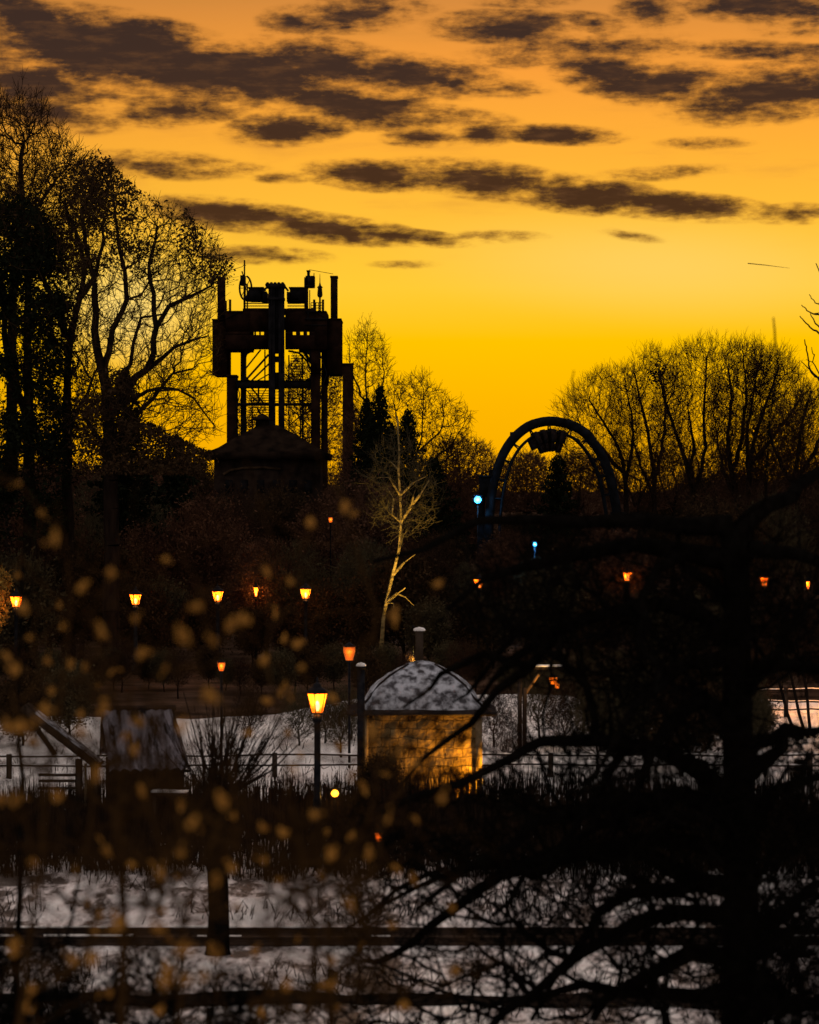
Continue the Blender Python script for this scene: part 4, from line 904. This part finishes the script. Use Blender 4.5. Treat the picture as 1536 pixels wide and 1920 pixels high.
# ------------------------------------------------------------------ fences and railway
def fence(y_, x0, x1, posts, rails_z, label, w=.07, h=1.0, m_='wood', gap=None):
    root = thing('wooden_fence', (0, y_, 0), label, 'fence')
    for px in posts:
        g = G(); gg = gz(px, y_); g.box(px-w, px+w, -w, w, gg-.1, gg+h); g.build('post', M[m_], root)
    for rz in rails_z:
        g = G(); xs = np.linspace(x0, x1, 22); zz = [gz(x, y_)*.6+rz for x in xs]
        zz = [z_+.02*math.sin(x_*1.3+rz*9)+.012*math.sin(x_*4.1) for x_, z_ in zip(xs, zz)]
        for k in range(21):
            v = [(xs[k], -.03+w, zz[k]-.022), (xs[k+1], -.03+w, zz[k+1]-.022), (xs[k+1], -.03+w, zz[k+1]+.025), (xs[k], -.03+w, zz[k]+.025)]
            v += [(a, b+.05, c) for a, b, c in v]; g.add(v, [(0,1,2,3),(7,6,5,4),(0,4,5,1),(3,2,6,7)])
        r_ = g.build('rail', M[m_], root)
        g = G()
        for k in range(21):
            v = [(xs[k], -.03+w, zz[k]+.027), (xs[k+1], -.03+w, zz[k+1]+.027), (xs[k+1], .02+w, zz[k+1]+.05), (xs[k], .02+w, zz[k]+.05)]; g.add(v, [(0,1,2,3)])
        g.build('snow', M['capsnow'], r_)
fence(76.0, -14, 16, [-11.2, -7.4, -3.77, -.2, 3.95, 7.6, 11.2], [.62, .34], 'low two rail wooden fence crossing the snow behind the hut', h=.68)
fence(96, 12.4, 20, [13.3, 15.2, 17.2, 19.2], [.95, .55, .25], 'three rail fence on the lamplit snow at the right edge', h=1.05)
# narrow gauge railway
tr = thing('railway_track', (0, 48.6, 0), 'narrow gauge railway track dusted with snow crossing the foreground', 'railway track')
for yy in (-.5, .45):
    g = G(); xs = np.linspace(-30, 30, 61)
    zz = np.array([gz(x, 48.6+yy) for x in xs])*.3+.06
    for k in range(60):
        for (w, z0, z1) in ((.07, -.05, .0), (.02, .0, .07), (.04, .07, .10)):
            v = [(xs[k], yy-w, zz[k]+z0), (xs[k+1], yy-w, zz[k+1]+z0), (xs[k+1], yy-w, zz[k+1]+z1), (xs[k], yy-w, zz[k]+z1)]
            v += [(a, b+2*w, c) for a, b, c in v]; g.add(v, [(0,1,2,3),(7,6,5,4),(3,2,6,7)])
    rl = g.build('rail', M['rail'], tr)
    g = G(); r_ = np.random.default_rng(int(90+yy*10)); x0 = -30
    while x0 < 30:
        L_ = r_.uniform(.15, 1.6); z0 = gz(x0, 48.6+yy)*.3+.16
        if r_.random() < .7: g.box(x0, x0+L_, yy-.035, yy+.035, z0+.002, z0+r_.uniform(.012, .035))
        x0 += L_+r_.uniform(.05, .9)
    sn = g.build('snow', M['capsnow'], rl); sn['kind'] = 'stuff'
g = G()
for k, x in enumerate(np.arange(-30, 30, .62)): h_ = gz(x, 48.6)*.3; g.box(x-.11, x+.11, -1.15, .95, h_-.14, h_-.012)
sl = g.build('sleeper', M['wood'], tr); sl['kind'] = 'stuff'
# ballast kerb: dark edge below the rails
# ------------------------------------------------------------------ reeds
def reeds():
    r_ = np.random.default_rng(9); n = 46000
    x = r_.uniform(-24, 24, n); y = r_.uniform(56.8, 66.5, n); nn = noise2(x*.8, y*.5, 6, 3)
    keep = r_.random(n) < np.clip(.72+nn*1.6, .15, 1); x = x[keep]; y = y[keep]; n = len(x)
    h = (1.12+.7*noise2(x*.5, y*.2, 7, 3)+r_.normal(0, .13, n))*np.where(y < 58.6, .62, 1.0)
    z = ground_h(x, y); A = np.stack([x, y, z-.05], 1); B = A+np.stack([r_.normal(0, .07, n), r_.normal(0, .05, n), h], 1)
    Mi = (A+B)/2+r_.normal(0, .03, (n, 3)); g = G()
    g.edges(A, Mi, .014, .012, 3); g.edges(Mi, B, .012, .004, 3)
    g.leaves(Mi+r_.normal(0, .12, (n, 3)), .09, r_, .35)
    tag(g.build('reed_bed', M['reed']), 'dark band of dry reeds and stems between snow and hut', 'reeds', kind='stuff')
reeds()
# snow covered grass tufts in the near snow
def tufts():
    r_ = np.random.default_rng(19); n = 26000
    x = r_.uniform(-16, 16, n); y = np.where(r_.random(n) < .75, r_.uniform(38, 57, n), r_.uniform(68, 88, n)); nn = noise2(x*.5, y*.5, 16, 3)
    keep = (r_.random(n) < np.clip(.10+nn*2.4, 0, 1)) & ~((y > 45.8) & (y < 50.4)); x = x[keep]; y = y[keep]; n = len(x); h = r_.uniform(.1, .38, n)
    z = ground_h(x, y); A = np.stack([x, y, z-.03], 1); B = A+np.stack([r_.normal(0, .1, n), r_.normal(0, .08, n), h], 1); g = G(); g.edges(A, B, .014, .005, 3)
    tag(g.build('dry_grass', M['reed']), 'dry grass stalks poking through the snow', 'grass', kind='stuff')
tufts()

# ------------------------------------------------------------------ pollard willow
def willow():
    d = 47.2; r_ = np.random.default_rng(21)
    b = P(408, 1790, d); b[2] = gz(b[0], d)-.05
    root = thing('pollard_willow', tuple(b), 'dark pollard willow with a thick trunk and a fan of thin shoots', 'tree')
    s = d/F; zt = (1790-1500)*s
    g = G(); pts = [(0,0,-.1),(0,0,.15),(.02,0,.8),(-.03,0,zt-.5),(.0,0,zt-.12),(.0,0,zt+.05)]; g.tube(pts, [.27,.21,.18,.19,.30,.16], 14)
    for k in range(9): a = k*.7; g.lathe((.2*math.cos(a), .2*math.sin(a), zt-.12+.06*math.sin(k*3)), [(.01,-.14),(.11,-.09),(.14,0),(.09,.11),(.01,.14)], 8)
    g.build('trunk', M['black_bark'], root)
    g = G(); n = 95; ang = np.clip(r_.normal(.18, .42, n), -.85, 1.0); l = r_.uniform(1.0, 1.9, n)*np.where(np.abs(ang) > .8, .8, 1)
    for k in range(n):
        a0 = np.array([r_.uniform(-.22, .22), r_.uniform(-.2, .2), zt-.05]); dr = np.array([math.sin(ang[k]), r_.normal(0, .35), math.cos(ang[k])])
        pts = [a0+dr*l[k]*t+np.array([0, 0, .25*math.sin(abs(ang[k]))*t*t*l[k]]) for t in (0, .33, .66, 1)]
        g.edges(pts[:-1], pts[1:], [.014,.011,.008], [.011,.008,.004], 4)
        for q in range(4):
            t = r_.uniform(.3, .9); p = a0+dr*l[k]*t; g.edges([p], [p+(dr+r_.normal(0, .35, 3))*.3], .006, .003, 3)
    # longer spreading shoots
    for (x1, y1) in ((320,1330),(345,1290),(560,1345),(550,1385),(300,1400),(580,1370),(400,1300),(450,1320)):
        e = np.array([(x1-408)*s, r_.uniform(-.4, .4), (1790-y1)*s]); a0 = np.array([r_.uniform(-.15, .15), 0, zt-.05]); m_ = (a0+e)/2+np.array([(x1-408)*s*.12, 0, 0])
        g.edges([a0, m_], [m_, e], [.024,.016], [.016,.006], 5)
    g.build('shoots', M['bark'], root)
willow()

# ------------------------------------------------------------------ left: shed, shelter, bench
def shed():
    d = 66.0; s = d/F; b = P(280, 1535, d); root = thing('tiled_shed', tuple(b), 'small dark shed with frosted pantile roof left of the willow', 'shed', rz=.18)
    Z = lambda y: (1535-y)*s
    hw = 76*s; g = G(); g.box(-hw+.12, hw-.12, .1, 2.9, -.5, Z(1440)); g.build('wall', M['housewall'], root)
    g = G(); V = []; nx = 60; nz = 16
    for j in range(nz):
        for i in range(nx):
            t = j/(nz-1); u = i/(nx-1); ridge = Z(1342); eav = Z(1446)
            x = (-hw+2*hw*u)*(1-.08*t)-.16*t; y = -.3+1.9*t; zz = eav+(ridge-eav)*t+.035*abs(math.sin(u*math.pi*8))*2+.07*((t*6) % 1)*-1+.02
            V.append((x, y, zz))
    g.add(V, [(j*nx+i, j*nx+i+1, (j+1)*nx+i+1, (j+1)*nx+i) for j in range(nz-1) for i in range(nx-1)])
    V2 = [(x, 3.2-y+.0, zz) for x, y, zz in V]; V2 = [(x_, y_, z_) for x_, y_, z_ in V2]; g.add(V2, [(j*nx+i, (j+1)*nx+i, (j+1)*nx+i+1, j*nx+i+1) for j in range(nz-1) for i in range(nx-1)])
    rf = g.build('roof', M['tileroof'], root)
    g = G(); g.tube([(-hw*.92-.16-.05, 1.6, Z(1342)+.05), (hw*.92-.16+.05, 1.6, Z(1342)+.05)], .07, 8); g.build('ridge_cap', M['slate'], rf)
    g = G(); g.box(-hw, hw, -.2, -.12, Z(1443)-.07, Z(1443)-.01); g.build('gutter', M['iron'], root)
M['tileroof'] = mat('frosted_pantiles', (.012,.011,.012), (.24,.23,.27), 2.4, .8, .6, 16, stretch=(2.5,.6,.6), lo=.38, hi=.6)
shed()
def shelter():
    d = 63.0; s = d/F; b = P(150, 1520, d); root = thing('timber_shelter', tuple(b), 'open timber shelter with sloping snow dusted beam at the left', 'shelter')
    L = lambda x, y, dy=0.: np.array([(x-150)*s, dy, (1520-y)*s])
    def beam(g, a, b_, w, dy0, dy1, lift=0):
        p = L(*a); q = L(*b_); up = np.array([-(q-p)[2], 0, (q-p)[0]]); up /= np.linalg.norm(up)
        v = [p-up*w+up*lift, q-up*w+up*lift, q+up*w+up*lift, p+up*w+up*lift]; v = [x+np.array([0, dy0, 0]) for x in v]+[x+np.array([0, dy1, 0]) for x in v]
        g.add(v, [(0,1,2,3),(7,6,5,4),(0,4,5,1),(1,5,6,2),(2,6,7,3),(3,7,4,0)])
    g = G(); beam(g, (40,1328), (184,1440), .08, 0, .9); rf = g.build('roof_beam', M['wood'], root)
    g = G(); beam(g, (60,1343), (181,1437), .012, .0, .6, .095); g.build('snow', M['patchy2'], rf)
    g = G(); g.box(*(L(140,0)[0], L(152,0)[0]), .05, .25, -.4, L(0,1425)[2]); g.build('post', M['wood'], root)
    g = G(); g.box(*(L(157,0)[0], L(162,0)[0]), .0, .08, -.2, L(0,1432)[2]); g.build('white_trim', M['trim'], root)
    g = G(); g.box(*(L(168,0)[0], L(180,0)[0]), .1, .3, -.4, L(0,1438)[2]); g.build('post', M['wood'], root)
    g = G(); beam(g, (60,1360), (100,1418), .05, .2, .35); g.build('brace', M['wood'], root)
    for y in (1455, 1466, 1480):
        g = G(); beam(g, (70,y), (146,y), .028, .1, .2); g.build('cross_rail', M['wood'], root)
shelter()
def bench():
    d = 61.5; b = P(318, 1530, d); s = d/F; root = thing('wooden_bench', tuple(b), 'low wooden bench with snow on its seat beside the willow', 'bench', rz=-.06)
    h = 44*s; w = 34*s
    g = G(); g.box(-w, w, -.2, .2, h-.06, h); se = g.build('seat', M['wood'], root)
    g = G(); g.box(-w+.01, w*.15, -.19, .19, h+.003, h+.045); g.box(w*.2, w-.01, -.19, .19, h+.003, h+.035); g.build('snow', M['capsnow'], se)
    for x in (-w*.8, w*.8):
        g = G(); g.box(x-.04, x+.04, -.16, .16, -.3, h-.062); g.build('leg', M['wood'], root)
bench()

# ------------------------------------------------------------------ contrail
g = G(); a = P(1402, 494, 3000); b = P(1480, 503, 3000); m1 = P(1435, 497.3, 3000); g.tube([a, m1, b], [.55, .42, .15], 6)
tag(g.build('contrail', M['trail'], origin=a), 'thin dark aircraft trail in the yellow sky at the upper right', 'contrail')

# ------------------------------------------------------------------ black foreground tree on the right
def near_tree():
    d = 27.0; TH = 1.75; r_ = np.random.default_rng(31)
    LB = [([(1388,2120),(1388,1800),(1386,1500),(1384,1300),(1380,1150),(1376,1050),(1372,985)], .215, .13),
      ([(1376,1020),(1420,985),(1475,945),(1536,912),(1610,880)], .06, .03), ([(1378,1050),(1410,1015),(1465,1032),(1536,1080),(1600,1120)], .045, .02),
      ([(1376,1060),(1300,1035),(1200,1028),(1100,1042),(1000,1062),(910,1100),(840,1150)], .055, .015), ([(1374,1000),(1290,985),(1200,975),(1100,972),(1000,975),(900,988),(800,1020),(700,1052)], .05, .012),
      ([(1380,1190),(1320,1150),(1250,1140),(1150,1146),(1050,1180),(970,1240),(900,1330)], .05, .012), ([(1240,1035),(1205,1110),(1186,1190),(1190,1270)], .03, .012),
      ([(1384,1485),(1300,1440),(1200,1392),(1100,1378),(1000,1386),(930,1412),(850,1440),(770,1452),(700,1500),(640,1535)], .05, .012),
      ([(1386,1530),(1280,1492),(1150,1485),(1050,1500),(950,1545),(850,1610),(780,1660)], .055, .014), ([(1386,1680),(1280,1640),(1150,1628),(1030,1642),(940,1690),(850,1762),(780,1835),(700,1885)], .06, .018),
      ([(1386,1730),(1270,1705),(1130,1742),(1000,1830),(900,1905)], .05, .02), ([(1388,1800),(1290,1800),(1200,1850),(1120,1930)], .05, .02),
      ([(1385,1450),(1450,1412),(1536,1400),(1600,1410)], .05, .02), ([(1386,1580),(1470,1505),(1536,1475),(1600,1470)], .05, .02), ([(1383,1280),(1460,1225),(1540,1232)], .045, .02), ([(1387,1780),(1470,1700),(1560,1640)], .05, .02),
      ([(1382,1240),(1300,1240),(1220,1280),(1150,1340),(1080,1430)], .045, .012), ([(1384,1340),(1310,1320),(1240,1350),(1180,1440),(1150,1560)], .045, .012),
      ([(1420,985),(1440,930),(1436,800),(1428,640),(1425,608)], .009, .004), ([(1100,975),(1060,880),(1050,760),(1049,715)], .006, .003), ([(1386,1500),(1450,1440),(1520,1400),(1600,1390)], .05,.02), ([(1384,1330),(1440,1265),(1490,1235),(1560,1180)], .04,.02),
      ([(1380,1120),(1330,1090),(1290,1040),(1270,990)], .04,.015),
      ([(1050,1180),(1000,1250),(940,1300),(880,1345),(830,1395),(790,1440),(740,1500)], .028, .010), ([(1000,1215),(900,1230),(840,1265),(800,1300),(755,1335)], .022, .008), ([(1100,1160),(980,1200),(930,1240),(870,1300),(850,1330)], .022, .008),
      ([(1280,1492),(1180,1540),(1080,1610),(1000,1700),(940,1790)], .035, .012), ([(1280,1640),(1180,1680),(1100,1760),(1040,1850),(1000,1930)], .035, .012), ([(1200,1392),(1130,1440),(1060,1520),(1010,1600)], .03, .010),
      ([(1384,1620),(1300,1590),(1200,1580),(1100,1600),(980,1640),(880,1650),(780,1680),(690,1740)], .045, .012), ([(1386,1850),(1250,1880),(1100,1880),(950,1930)], .045, .015), ([(1030,1642),(950,1640),(850,1660),(740,1710),(640,1800)], .03, .010)]
    L = []
    for k, (pts, r0, r1) in enumerate(LB): L.append(limb(pts, d, r0*(TH if k else 1), r1*(TH if k else 1), 0 if k == 0 else r_.uniform(-2.5, 2.5)))
    b = L[0][0][0]; b[2] = gz(b[0], d)-.2
    att = np.concatenate([sample_poly([(1250,1000),(1600,960),(1640,1900),(1150,1920),(1120,1500),(1180,1200)], 520, d, 1.6, r_, .5),
        sample_poly([(820,1040),(1000,980),(1250,970),(1250,1280),(1100,1300),(900,1200)], 260, d, 1.6, r_, .5),
        sample_poly([(620,1540),(900,1440),(1200,1380),(1250,1920),(560,1960),(660,1760)], 900, d, 1.6, r_, .5),
        sample_poly([(1100,1380),(1600,1350),(1620,1780),(1050,1700)], 420, d, 1.6, r_, .4),
        sample_poly([(1290,1420),(1600,1400),(1620,1920),(1230,1920),(1200,1650)], 520, d, 1.4, r_, .3), sample_poly([(1180,1120),(1560,1040),(1600,1300),(1200,1300)], 260, d, 1.4, r_, .3), sample_poly([(850,1150),(1350,1100),(1350,1420),(1100,1480),(960,1400)], 260, d, 1.4, r_, .3)])
    ax = CX+att[:, 0]/att[:, 1]*F; ay = HY+(EYE-att[:, 2])/att[:, 1]*F
    att = att[~(((ax > 1400) & (ay > 1272) & (ay < 1385)) | ((ax > 900) & (ax < 1120) & (ay > 1290) & (ay < 1375) & (r_.random(len(ax)) < .8)))]
    T = grow(L, att, .35, .0080, 2.3, r_, -.05, .3, .13)
    tk, cr = tree_geo(T, r_, thick=.026, twigs=2, twl=.34, twr=.0062, upb=.2, jit=.08, leaf=1500, leaf_size=.02, leaf_spread=.05)
    make_tree('spreading_tree', b, tk, cr, 'black out of focus spreading tree filling the right foreground', 'tree', M['black_bark'], M['black_bark'])
near_tree()
# slim saplings in front of the right snow field, seen slanting
g = None
for k, (xa, ya, xb, yb, lab) in enumerate([(1465,1290,1490,1372,'leftmost thin slanting sapling before the orange lit snow'), (1490,1292,1508,1368,'middle thin slanting sapling before the orange lit snow'), (1514,1296,1520,1368,'rightmost thin sapling before the orange lit snow')]):
    d = 88; a = P(xb+12, yb+60, d); a[2] = gz(a[0], d)-.1; m1 = P(xb, yb, d); e = P(xa, ya, d); e2 = P(xa-25, ya-110, d)
    L = [(np.array([a, m1, e, e2]), .06, .03)]; r_ = np.random.default_rng(90+k)
    T = grow(L, np.array([e2])+r_.normal(0, .9, (50, 3))+np.array([0, 0, .5]), .4, .01, 2.3, r_); tk, cr = tree_geo(T, r_, twigs=2, twl=.4, twr=.008)
    make_tree('sapling', a, tk, cr, lab, 'sapling', M['bark'], M['twig'], 'slim saplings at the right edge')
# off-frame lamp whose light warms that snow
o = copy_tree(proto_lamp); o.location = ((1556-CX)/F*97.5, 97.5, -.1); o['label'] = 'street lamp just beyond the right edge lighting the fenced snow'
for c in bpy.data.objects:
    if c.parent == o and c.type == 'LIGHT': c.data = c.data.copy(); c.data.energy = 2400

# ------------------------------------------------------------------ budding shrubs close to the camera on the left
BUDS = [(35,915),(105,1010),(70,965),(210,1075),(155,1105),(110,1130),(250,1165),(60,1195),(375,1140),(462,1150),(495,1075),(512,1145),(200,1180),(90,1235),(130,1245),(265,1215),(300,1255),(215,1245),(405,1205),(495,1235),(560,1250),(390,1300),
 (95,1285),(195,1335),(265,1345),(585,990),(650,950),(735,1150),(820,1090),(345,1190),(20,1245),(60,1390),(230,1380),(150,1375),(415,1500),(425,1530),(485,1545),(530,1555),(350,1600),(430,1640),(340,1640),(700,1370),(752,1410),(722,1450),(830,1500),(780,1530),
 (55,1615),(140,1640),(250,1620),(200,1600),(620,1560),(590,1530),(605,1640),(160,1690),(300,1700),(440,1700),(520,1650),(560,1760),(730,1740),(230,1730),(310,1810),(35,1770),(620,1850),(300,1895),(490,1900),(760,1880),(545,1090),(310,1060),(30,1080),
 (180,1450),(270,1480),(110,1500),(640,1400),(560,1420),(700,1600),(780,1640),(660,1700),(850,1700),(400,1790),(130,1790),(60,1860),(210,1870),(540,1850),(860,1820),(480,1380),(330,1500),(20,1500),(655,960),(740,1165)]
def bud_shrubs():
    r_ = np.random.default_rng(5)
    B = np.array(BUDS, float)
    ex = np.stack([r_.uniform(0, 780, 75), r_.uniform(1000, 1900, 75)], 1); ex = ex[ex[:, 1] > 1000+ex[:, 0]*.35]; B = np.concatenate([B+r_.normal(0, 5, B.shape), ex])
    groups = [(B[:, 0] < 235, [(30,2000),(60,1700),(90,1400),(120,1150),(100,1000)], [(150,1850),(230,1500),(195,1250)], 11.0, 'out of focus budding shrub nearest the left edge', 60),
              ((B[:, 0] >= 235) & (B[:, 0] < 470), [(330,2000),(350,1700),(430,1500),(400,1250)], [(345,1750),(290,1500),(265,1250)], 10.2, 'out of focus budding shrub in front of the willow', 260),
              (B[:, 0] >= 470, [(560,2000),(590,1800),(540,1500),(500,1250),(500,1100)], [(590,1780),(700,1500),(720,1250),(650,980)], 12.0, 'out of focus budding shrub in front of the hut', 560)]
    for msk, l1, l2, d, lab, gx in groups:
        bb = B[msk]; dd = d+r_.uniform(-2.2, 2.6, len(bb))
        pts = np.array([P(x, y, e) for (x, y), e in zip(bb, dd)])
        L = [limb(l1, d, .012, .004, .3), limb(l2, d, .008, .003, -.4)]
        b = L[0][0][0].copy(); gb = np.array([b[0], b[1], gz(b[0], d)-.05]); L[0] = (np.vstack([gb, L[0][0]]), .02, .004)
        fill = pts[r_.integers(0, len(pts), 4*len(pts))]+r_.normal(0, .16, (4*len(pts), 3))
        T = grow(L, np.concatenate([pts, fill]), .35, .0030, 2.3, r_, 0, .12)
        tk, cr = tree_geo(T, r_, thick=.004, twigs=1, twl=.08, twr=.0011, jit=.06)
        root = thing('budding_shrub', tuple(gb), lab, 'shrub')
        tk.V = [v-gb for v in tk.V]; tk.build('stem', M['near_twig'], root)
        cr.V = [v-gb for v in cr.V]; cr.build('twigs', M['near_twig'], root)
        for p in pts:
            g = G(); L_ = r_.uniform(.025, .07); w = r_.uniform(.008, .021); dr = np.array([r_.normal(0, .45), r_.normal(0, .3), 1]); dr /= np.linalg.norm(dr)
            q = [np.array(p)-gb+dr*L_*t for t in (-.5, -.25, 0, .25, .5)]
            g.tube(q, [w*.3, w*.9, w, w*.65, w*.1], 8)
            for _ in range(int(r_.integers(1, 4))):
                o2 = np.array(p)-gb+r_.normal(0, .016, 3); d2 = dr+r_.normal(0, .8, 3); d2 /= np.linalg.norm(d2); l2 = L_*r_.uniform(.3, .8); w2 = w*r_.uniform(.25, .7)
                g.edges([np.array(p)-gb], [o2], .0012, .0012, 4); g.tube([o2+d2*l2*t for t in (-.5, -.2, .2, .5)], [w2*.3, w2, w2*.8, w2*.1], 6)
            g.build('leaf_bud', M['bud'], root, True)
bud_shrubs()
for k, (px, poly, n_, d, lab) in enumerate([(40, [(-60,1790),(40,1770),(110,1800),(150,1880),(160,1990),(-60,1990)], 900, 24, 'black out of focus bush in the lower left corner'), (330, [(180,1860),(260,1800),(420,1840),(520,1900),(540,1990),(180,1990)], 420, 22, 'dark blurred twiggy bush at the bottom left of the willow'), (1500, [(1380,1720),(1600,1640),(1640,1990),(1340,1990)], 700, 18, 'black blurred bush in the lower right corner'),
      (230, [(-20,1330),(200,1290),(420,1420),(480,1640),(260,1700),(-20,1640)], 300, 12, 'brown blurred twigs in front of the shed and shelter'),
      (620, [(480,1560),(600,1520),(700,1600),(720,1780),(600,1900),(470,1800)], 300, 13, 'brown blurred twigs hanging over the snow below the hut')]):
    r_ = np.random.default_rng(170+k); a = P(px, 1980, d); a[2] = gz(a[0], d)-.1; cy = np.mean([p[1] for p in poly])
    att = sample_poly(poly, n_, d, .5, r_, .8); c_ = P(px, cy+40, d)
    T = grow([(np.array([a, (a+c_)/2, c_]), .03, .012)], att, .4, .005 if k < 3 else .0028, 2.3, r_, 0, .2); tk, cr = tree_geo(T, r_, thick=.012, twigs=3, twl=.2 if k < 3 else .12, twr=.004 if k < 3 else .002, leaf=int(n_*2.5) if k < 3 else 0, leaf_size=.025, leaf_spread=.05)
    make_tree('bush', a, tk, cr, lab, 'bush', M['black_bark'] if k < 3 else M['near_twig'], M['black_bark'] if k < 3 else M['near_twig'])
# thin dark stems, mid distance, on the left
for k, (pts, d, r0, lab) in enumerate([([(30,2080),(32,1850),(36,1600),(38,1400),(34,1250),(40,1120),(45,1020)], 24, .035, 'thin dark sapling rising up the left edge'),
      ([(95,2060),(108,1840),(130,1720),(150,1600),(175,1500),(180,1400)], 19, .016, 'thin leaning dark sapling left of the willow')]):
    r_ = np.random.default_rng(70+k); L = [limb(pts, d, r0, r0*.35)]; b = L[0][0][0]; b[2] = gz(b[0], d)-.1
    att = sample_poly([(p[0]+o_, p[1]) for p, o_ in zip(pts, (-10,-40,-60,-70,-80,-70,-40))]+[(p[0]+60, p[1]) for p in pts[::-1]], 90, d, .5, r_)
    T = grow(L, att, .4, .004, 2.3, r_, .2, .3); tk, cr = tree_geo(T, r_, thick=.012, twigs=1, twl=.2, twr=.003)
    make_tree('sapling', b, tk, cr, lab, 'sapling', M['black_bark'], M['black_bark'])
